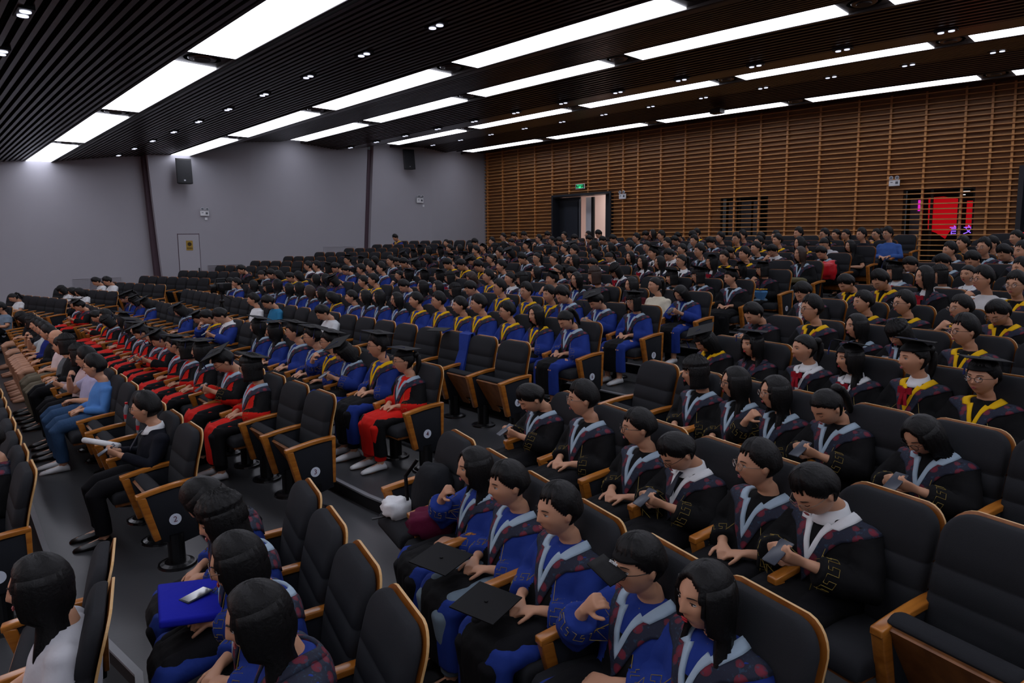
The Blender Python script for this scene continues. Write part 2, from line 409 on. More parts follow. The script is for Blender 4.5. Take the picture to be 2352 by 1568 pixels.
# rear doorway
dr = empty('door_1'); tag(dr, kind='structure')
mb = MB(); wquad(mb, DX0-.02, DX0+.06, 1.5, DZT, WY-.09, .6); wquad(mb, DX1-.06, DX1+.02, 1.5, DZT, WY-.09, .6); wquad(mb, DX0, DX1, DZT-.08, DZT, WY-.09, .6); mb.build('door_frame', M_dark, dr)
mb = MB(); wquad(mb, DX0+.06, DX0+1.22, 1.5, DZT-.1, WY+.35, .06); mb.build('door_leaf', M_dark, dr)
mb = MB(); wquad(mb, DX0+.35, DX0+1.1, 1.7, DZT-.3, WY+.32, .03); mb.build('leaf_panel', mat('dark_leaf', '#20242c', .5), dr)
mb = MB(); wquad(mb, DX0+1.19, DX0+1.22, 1.7, DZT-.2, WY+.33, .02); mb.build('leaf_edge', mat('steel', '#8a8c90', .3, metal=.8), dr)
mb = MB(); wquad(mb, DX0+1.3, DX0+1.62, 1.5, DZT-.12, WY+.62, .04); mb.build('glass_leaf', mat('pale_leaf', '#c4c4c8', .4), dr)
mb = MB(); wquad(mb, DX0+1.62, DX0+1.76, 1.5, DZT-.12, WY+.58, .08); mb.build('leaf_stile', M_black, dr)
mb = MB(); wquad(mb, DX0+2.6, DX1-.06, 1.5, DZT-.08, WY+.3, .08); mb.build('door_leaf', M_dark, dr)
mb = MB(); wquad(mb, DX0+1.42, DX0+1.46, 2.35, 2.75, WY+.5, .04); mb.build('door_handle', mat('steel', '#8a8c90', .3, metal=.8), dr)
# corridor beyond the open leaf, lit by its own ceiling lamp
cor = MB(); MW = mat('corridor_wall', '#e6d2cc', .8)
wquad(cor, -23, -14, 1.0, 6, WY+3.2, .1); wquad(cor, -22.2, -22.1, 1.0, 6, WY+.7, 2.6); wquad(cor, -14.4, -14.3, 1.0, 6, WY+.7, 2.6); wquad(cor, -23, -14, 5.2, 5.3, WY+.7, 2.6); wquad(cor, -23, -14, 1.2, 1.3, WY+.7, 2.6)
o = cor.build('corridor_walls', MW); tag(o, kind='structure')
la = bpy.data.lights.new('corridor_lamp', 'AREA'); la.energy = 160; la.size = 3; la.color = (1, .93, .9)
lo = bpy.data.objects.new('corridor_lamp', la); COL.objects.link(lo); lo.location = W3((-18, WY+1.8, 5.1))
mb = MB(); wquad(mb, -17.9, -17.75, 2.85, 2.98, WY+3.16, .03); o = mb.build('wall_socket', M_black, None); tag(o, 'small dark plate on the pink corridor wall beyond the open door', 'sign')
# second doorway at the right edge
d3 = empty('door_3'); tag(d3, kind='structure')
mb = MB(); wquad(mb, E0-.02, E0+.1, 1.5, EZT, WY-.1, .6); wquad(mb, E1-.1, E1+.02, 1.5, EZT, WY-.1, .6); wquad(mb, E0, E1, EZT-.08, EZT, WY-.1, .6); mb.build('door_frame', M_dark, d3)
mb = MB(); wquad(mb, E0+.1, E1-.1, 1.5, EZT-.08, WY+.4, .06); mb.build('door_leaf', mat('dark_leaf', '#20242c', .5), d3)
mb = MB(); wquad(mb, -3.43, -3.2, 2.35, 2.72, WY-.14, .03); o = mb.build('display_screen', mat('red_panel', '#c02028', emit='#e02830', es=.5)); tag(o, 'small lit red sign at the right edge beside the dark doorway', 'sign')

# exit sign
ex_ = empty('exit_sign'); tag(ex_, 'green lit exit sign above the rear doorway', 'sign')
mb = MB(); wquad(mb, -18.8, -18.33, 4.63, 4.83, WY-.10, .04); mb.build('housing', M_white, ex_)
mb = MB(); wquad(mb, -18.78, -18.35, 4.65, 4.81, WY-.108, .01); mb.build('face', mat('exit_green_dark', '#06301c', .4, emit='#0a5030', es=.25), ex_)
me = textmesh('安全出口', .085, .001); me.materials.append(mat('exit_glow', '#30d080', emit='#40e090', es=1.0)); inst('lettering', me, ex_, Matrix.Translation(W3((-18.565, WY-.115, 4.765)))@Matrix.Rotation(PI/2, 4, 'X'))
mb = MB(); wquad(mb, -18.73, -18.40, 4.675, 4.69, WY-.115, .004); wquad(mb, -18.62, -18.50, 4.66, 4.72, WY-.115, .004)
mb.add([tuple(W3((x, WY-.114, z))) for x, z in ((-18.77, 4.683), (-18.71, 4.70), (-18.71, 4.665))], [(0, 1, 2)]); mb.add([tuple(W3((x, WY-.114, z))) for x, z in ((-18.36, 4.683), (-18.42, 4.70), (-18.42, 4.665))], [(0, 2, 1)])
mb.build('arrow', MATS['exit_glow'], ex_)
# emergency lights: box with two round lamps
def emergency(p, rz, label, sc=1.0, plate=None):
    r = empty('emergency_light', W3(p), rz, sc); tag(r, label, 'light', 'twin head emergency lights')
    mb = MB(); mb.box(-.18, .18, -.05, .0, -.15, .07); bevel_o = mb.build('housing', M_white, r); bevel(bevel_o.data, .008)
    mb = MB(); mb.box(.04, .13, -.056, -.05, -.08, .01); mb.build('indicator', mat('indicator_grey', '#50545a', .4), r)
    mb = MB(); mb.box(-.13, -.05, -.056, -.05, -.03, -.005); mb.build('caption', mat('indicator_grey', '#50545a', .4), r)
    for x in (-.1, .1):
        mb = MB(); mb.disc((x, -.10, .14), .068, .07, 18, axis='y', r2=.045); mb.tube([(x, -.04, .14), (x, -.04, .06)], .012, 6); lamp = mb.build('lamp_head', M_white, r)
        mb = MB(); mb.disc((x, -.104, .14), .055, .006, 18, axis='y'); mb.build('lens', mat('lens_grey', '#6a6e74', .2), lamp)
    if plate:
        mb = MB(); mb.box(plate-.05, plate+.05, -.012, 0, -.32, -.22); o = mb.build('socket_plate', M_white, r)
emergency((-16.38, WY-.1, 4.25), 0, 'twin head emergency light right of the rear doorway', .9)
emergency((-6.56, WY-.1, 4.18), 0, 'twin head emergency light above the right lattice window', .78)
emergency((xwall(8.6)+.02, 8.6, 3.62), PI/2, 'twin head emergency light on grey wall above side door', .8, .06)
emergency((xwall(17.7)+.02, 17.75, 4.34), PI/2, 'twin head emergency light on grey wall nearest the corner', .95, .2)
def speaker(p, label, sc=1):
    r = empty('wall_speaker', W3(p), PI/2-.25, sc); tag(r, label, 'speaker', 'wall speakers')
    mb = MB(); mb.prism([(-.29, -.45), (.29, -.45), (.22, .0), (.22, .0)][:0] or [(-.28, 0), (.28, 0), (.2, .32), (-.2, .32)], -.48, .48, axis='z')
    c = mb.build('cabinet', M_black, r); bevel(c.data, .012)
    for v in c.data.vertices: v.co.y += v.co.z*.16
    mb = MB(); mb.prism([(-.25, -.008), (.25, -.008), (.25, 0), (-.25, 0)], -.45, .42, axis='z'); g = mb.build('grille', mat('speaker_grille', '#101216', .6, bump=.4, bscale=400), r)
    for v in g.data.vertices: v.co.y += v.co.z*.16
    mb = MB(); mb.box(-.03, .03, -.014, -.008, -.38, -.33); b = mb.build('badge', mat('steel', '#8a8c90', .3, metal=.8), r)
    for v in b.data.vertices: v.co.y += v.co.z*.16
    mb = MB(); mb.box(-.05, .05, .3, .5, -.1, .1); mb.build('bracket', M_black, r)
speaker((xwall(7.9)+.5, 7.85, 4.95), 'black wall speaker on the left, nearer the stage', .86)
speaker((xwall(16.9)+.5, 16.95, 5.95), 'black wall speaker on the right, nearer the rear corner', .86)

# ------------------------------------------------------------------ ceiling
ce = empty('ceiling'); tag(ce, kind='structure')
mb = MB(); R = []
ys = [-9+.6*i for i in range(53)]
for y in ys: R.append([tuple(W3((x, y, ceil_z(y)+.22))) for x in (-26+1.75*i for i in range(21))]+[tuple(W3((x, y, ceil_z(y)+.3))) for x in (9-1.75*i for i in range(21))])
mb.rings(R); mb.build('void_board', M_void, ce)
STR = [(-4.9, -4.25, 4.45, -24.9), (-.75, -.1, 4.70, -24.9), (3.43, 4.12, 5.13, -25.1), (7.6, 8.22, 5.52, -24.45), (11.64, 12.32, 6.27, -23.85), (15.58, 16.18, 6.43, -23.5), (19.38, 20.02, 6.44, -23.4)]
def in_strip(y): return any(a-.07 < y < b+.07 for a, b, _, _ in STR)
y = -7.9; nb = 0
while y < 21.6:
    if not in_strip(y):
        z = ceil_z(y); nn = 18; mb = MB(); R = []
        for i in range(nn+1):
            x = -25.2+34.4*i/nn
            R.append([tuple(W3(p)) for p in ((x, y-.03, z), (x, y+.03, z), (x, y+.03, z+.1), (x, y-.03, z+.1))])
        mb.rings(R); mb.build('slat', M_cbar, ce); nb += 1
    y += .142
strip_names = ['stage side', 'front', 'first', 'second', 'third', 'fourth', 'fifth']
M_trim = mat('strip_board', '#2c2624', .5)
NW = ['', 'one', 'two', 'three', 'four', 'five', 'six', 'seven', 'eight']
for si, (y0, y1, z, xs0) in enumerate(STR):
    x = xs0; k = 0
    mb = MB(); nn = 20
    for yy in (y0-.05, y1):
        mb.rings([[tuple(W3((xs0-.3+35*i/nn, yy+a, z+b))) for a, b in ((0, -.01), (.05, -.01), (.05, .12), (0, .12))] for i in range(nn+1)])
    mb.build('strip_edge', M_trim, ce)
    while x < 8:
        x1 = x+4.25; mb = MB()
        mb.rings([[tuple(W3((x+(x1-x)*i/4, yy, zz))) for yy, zz in ((y0, z), (y1, z), (y1, z+.05), (y0, z+.05))] for i in range(5)])
        o = mb.build('ceiling_light', M_panel); tag(o, 'luminous white ceiling panel, %s strip from the stage, %s from the grey side wall' % (strip_names[si], ['first', 'second', 'third', 'fourth', 'fifth', 'sixth', 'seventh', 'eighth'][k]), 'light', 'luminous ceiling panels')
        g0, g1 = x1, x1+.75; gd = empty('air_diffuser', W3(((g0+g1)/2, (y0+y1)/2, z+.03)))
        tag(gd, 'round air diffuser of the %s luminous strip, between its panels %s and %s' % (strip_names[si], NW[k+1], NW[min(8, k+2)]), 'vent', 'ceiling air diffusers')
        mb = MB(); mb.box(-.375, .375, -(y1-y0)/2, (y1-y0)/2, .0, .02); mb.build('plate', M_trim, gd)
        for rr, hh, cc in ((.28, .0, M_trim), (.2, -.015, M_cbar), (.12, -.03, M_trim)):
            mb = MB(); mb.disc((0, 0, hh), rr*.9, .02, 24, r2=rr); mb.build('ring', cc, gd)
        x = x1+.75; k += 1
# twin downlights between the strips
dh = MB(); dh.box(-.17, .17, -.07, .07, 0, .06); dh_me = dh.mesh('housing', M_black)
dlm = MB(); dlm.disc((0, 0, -.012), .05, .014, 14); dl_me = dlm.mesh('lens', mat('downlight_lens', '#dfe4ff', .1, emit='#e6eaff', es=1.3))
for ri, (y, z, xa, st, n) in enumerate([(1.25, 4.86, -10.3, 1.8, 6), (5.9, 5.38, -24.1, 1.83, 16), (13.95, 6.16, -23.5, 1.82, 16), (17.75, 6.56, -23.3, 1.81, 17)]):
    for i in range(n):
        d = empty('downlight', W3((xa+st*i, y, z-.03)))
        tag(d, 'twin recessed downlight, %s, %s from the grey side wall' % (['before the first luminous strip', 'between first and second luminous strips', 'between third and fourth luminous strips', 'between fourth and fifth luminous strips'][ri], ['first','second','third','fourth','fifth','sixth','seventh','eighth','ninth','tenth','eleventh','twelfth','thirteenth','fourteenth','fifteenth','sixteenth','seventeenth'][i]), 'light', 'twin downlights')
        inst('housing', dh_me, d); inst('lens', dl_me, d, Matrix.Translation((-.08, 0, 0))); inst('lens', dl_me, d, Matrix.Translation((.08, 0, 0)))
pj = MB(); pj.box(-.17, .17, -.14, .14, -.13, .0); o = pj.build('ceiling_sensor', M_trim); o.location = W3((-10.9, 19.0, 6.42)); tag(o, 'small grey box hanging from the dark slatted ceiling', 'box')

# the stage, behind the photographer's left shoulder: its lit screen and front lights
st = MB(); st.box(-19, -5, -8.98, -8.9, .6, 3.9); o = st.build('stage_screen', mat('stage_screen_red', '#401010', emit='#ff7a66', es=.8)); tag(o, 'large lit red screen on the stage wall in front of the audience', 'screen')
for i, x in enumerate((-18, -14, -10, -6)):
    la = bpy.data.lights.new('stage_lamp', 'AREA'); la.energy = 40; la.size = 1.2; la.color = (1, .96, .92)
    lo = bpy.data.objects.new('stage_lamp', la); COL.objects.link(lo); lo.location = (x, -6.2, 4.0); lo.rotation_euler = (math.radians(62), 0, 0)
# ------------------------------------------------------------------ theatre chairs
M_fab = mat('charcoal_fabric', '#27282b', rough=0.95, spec=0.15, bump=0.25, bscale=500, noise=0.12, nscale=6)
M_arm = wood_mat('arm_wood', '#8f5218', '#b4712a', 0.28, 'Y', 2.0, .5)
M_pan = wood_mat('seat_underside_wood', '#6d3f19', '#875224', 0.45, 'Z', 1.5)
M_edge = mat('plywood_edge', '#c49a62', .4, .5)
M_shell = wood_mat('shell_wood', '#7a4316', '#95581f', 0.3, 'Z', 1.5)
M_side = mat('side_panel_fabric', '#1b1d22', rough=0.9, spec=0.2)
M_ped = mat('pedestal_black', '#08080a', rough=0.3, spec=0.5)
M_badge = mat('badge_white', '#c9d0dc', rough=0.5)
M_digit = mat('badge_digit', '#5a2a3a', rough=0.6)
def rrect(w, y0, y1, r, z, n=3):
    pts = []
    for cx, cy, a0 in ((w-r, y1-r, 0), (-w+r, y1-r, PI/2), (-w+r, y0+r, PI), (w-r, y0+r, 1.5*PI)):
        for i in range(n+1):
            a = a0+PI/2*i/n; pts.append((cx+r*math.cos(a), cy+r*math.sin(a), z))
    return pts
def backrest_mesh():
    mb = MB(); R = []
    zs_ = [.40, .42, .50, .60, .652, .658, .664, .72, .772, .778, .784, .86, .90, .93, .95, .965, .977, .986, .992, .9935]
    for z in zs_:
        t = (z-.40)/.59; yc = .115+.115*t - .02*math.sin(t*PI)
        w_ = .238; d = .045
        if z > .89: q = min(1, (z-.89)/.104); w_ = .238-.105*(1-math.sqrt(max(0, 1-q*q))); d = .045-.025*(1-math.sqrt(max(0, 1-q*q)))
        if z < .41: w_ -= .01; d -= .01
        if abs(z-.658) < .002 or abs(z-.778) < .002: d -= .008; w_ -= .004
        R.append(rrect(w_, yc-d, yc+d*.7, min(.035, d*.8), z))
    mb.rings(R); return mb.mesh('backrest', M_fab, True)
def shell_mesh():
    mb = MB(); n = 22; F = []
    for i in range(n+1):
        z = .30+.70*(1-(1-i/n)**1.5); t = (z-.40)/.59; yc = .115+.115*t-.02*math.sin(max(0, t)*PI)+.034
        if t < 0: yc = .149+t*.10
        w_ = .245
        if z > .885: q = min(1, (z-.885)/.1155); w_ = .245-.11*(1-math.sqrt(max(0, 1-q*q)))
        if z < .36: w_ = .245-.06*(.36-z)/.06
        F.append((w_, yc, z))
    R = [[(-w_, y, z), (w_, y, z), (w_, y+.011, z), (-w_, y+.011, z)] for w_, y, z in F]
    vs = [p for r in R for p in r]
    for i in range(n):
        a = i*4
    mb.v = vs
    for i in range(n):
        a = i*4
        for j, mi in ((0, 0), (1, 1), (2, 0), (3, 1)):
            mb.f.append((a+j, a+(j+1) % 4, a+(j+1) % 4+4, a+j+4)); mb.m.append(mi)
    mb.f.append((3, 2, 1, 0)); mb.m.append(1); a = n*4; mb.f.append((a, a+1, a+2, a+3)); mb.m.append(1)
    return mb.mesh('back_shell', [M_shell, M_edge])
def seat_meshes(up):
    c = MB(); R = []
    for y, zt, w_ in ((-.30, -.02, .225), (-.295, .0, .238), (-.27, .02, .243), (-.15, .03, .245), (0, .02, .245), (.09, .02, .245), (.11, .0, .24)):
        zb = -.07; ring = []
        h = (zt-zb)/2; zc = (zt+zb)/2
        for cx, cz, a0 in ((w_-.03, zc+h-.03, 0), (-w_+.03, zc+h-.03, PI/2), (-w_+.03, zb+.01, PI), (w_-.03, zb+.01, 1.5*PI)):
            for i in range(4):
                a = a0+PI/2*i/3; ring.append((cx+.03*math.cos(a), y, cz+(.03 if cz > zc else .01)*math.sin(a)))
        R.append(ring)
    c.rings(R); cm = c.mesh('seat', M_fab, True)
    p = MB(); z0, z1 = -.092, -.07
    for x0, x1, y0, y1 in ((-.225, .225, -.285, .06), (-.225, -.10, .06, .17), (.10, .225, .06, .17)): p.box(x0, x1, y0, y1, z0, z1)
    pm = p.mesh('seat_pan', M_pan)
    if up: X = Matrix.Translation((0, .06, .375))@Matrix.Rotation(math.radians(-58), 4, 'X')
    else: X = Matrix.Translation((0, 0, .44))
    for m in (cm, pm): m.transform(X)
    return cm, pm
BR, SH = backrest_mesh(), shell_mesh()
SU, PU = seat_meshes(True); SD, PD = seat_meshes(False)
def arm_mesh(end):
    mb = MB(); n = 8; R = []
    for i in range(n+1):
        t = i/n; y = -.25+.45*t; z = .615+.045*math.sin(t*PI*.55)
        R.append([(-.027, y, z-.034), (.027, y, z-.034), (.027, y, z), (-.027, y, z)])
    mb.rings(R)
    mb.rings([[(-.027, -.25, .60), (.027, -.25, .60), (.027, -.185, .59), (-.027, -.185, .59)], [(-.027, -.245, .59), (.027, -.245, .59), (.027, -.18, .57), (-.027, -.18, .57)],
              [(-.027, -.15, .235), (.027, -.15, .235), (.027, -.105, .245), (-.027, -.105, .245)]])
    if end: mb.rings([[(-.027, .165, .645), (.027, .165, .645), (.027, .20, .65), (-.027, .20, .65)], [(-.027, .16, .24), (.027, .16, .24), (.027, .185, .24), (-.027, .185, .24)]])
    return bevel(mb.mesh('armrest', M_arm), .007, 2)
def side_mesh():
    mb = MB(); mb.prism([(-.19, .59), (.175, .625), (.17, .2), (.02, .17), (-.12, .235)], -.018, .018); return bevel(mb.mesh('side_panel', M_side), .004, 1)
def ped_mesh():
    mb = MB(); mb.disc((0, 0, 0), .14, .018, 22, r2=.135); mb.disc((0, 0, .018), .12, .012, 22, r2=.09); mb.rings([[(.075*math.cos(a), .06*math.sin(a), z) for a in (2*PI*j/16 for j in range(16))] for z in (.0, .26)])
    mb.box(-.03, .03, -.05, .05, .2, .3); return mb.mesh('pedestal', M_ped)
ARM, ARME, SIDE, PED = arm_mesh(False), arm_mesh(True), side_mesh(), ped_mesh()
bd = MB(); bd.disc((0, 0, 0), .043, .004, 24, axis='x'); BADGE = bd.mesh('number_badge', M_badge)
ordn = ['', 'first', 'second', 'third', 'fourth', 'fifth', 'sixth', 'seventh', 'eighth', 'ninth', 'tenth', 'eleventh', 'twelfth', 'thirteenth', 'fourteenth', 'fifteenth', 'sixteenth', 'seventeenth', 'eighteenth', 'nineteenth', 'twentieth', 'twenty-first', 'twenty-second', 'twenty-third', 'twenty-fourth', 'twenty-fifth']
NUMW = ['zero', 'one', 'two', 'three', 'four', 'five', 'six', 'seven', 'eight', 'nine', 'ten', 'eleven', 'twelve', 'thirteen', 'fourteen', 'fifteen']
def where(b, n, k):
    n = NUMW[n]
    if b == 'M': return 'centre row %s, %s from the numbered end' % (n, ordn[k+1])
    if b == 'R': return 'right block row %s, %s from the aisle' % (n, ordn[k+1])
    return 'far left row %s, %s from the aisle' % (n, ordn[k+1])

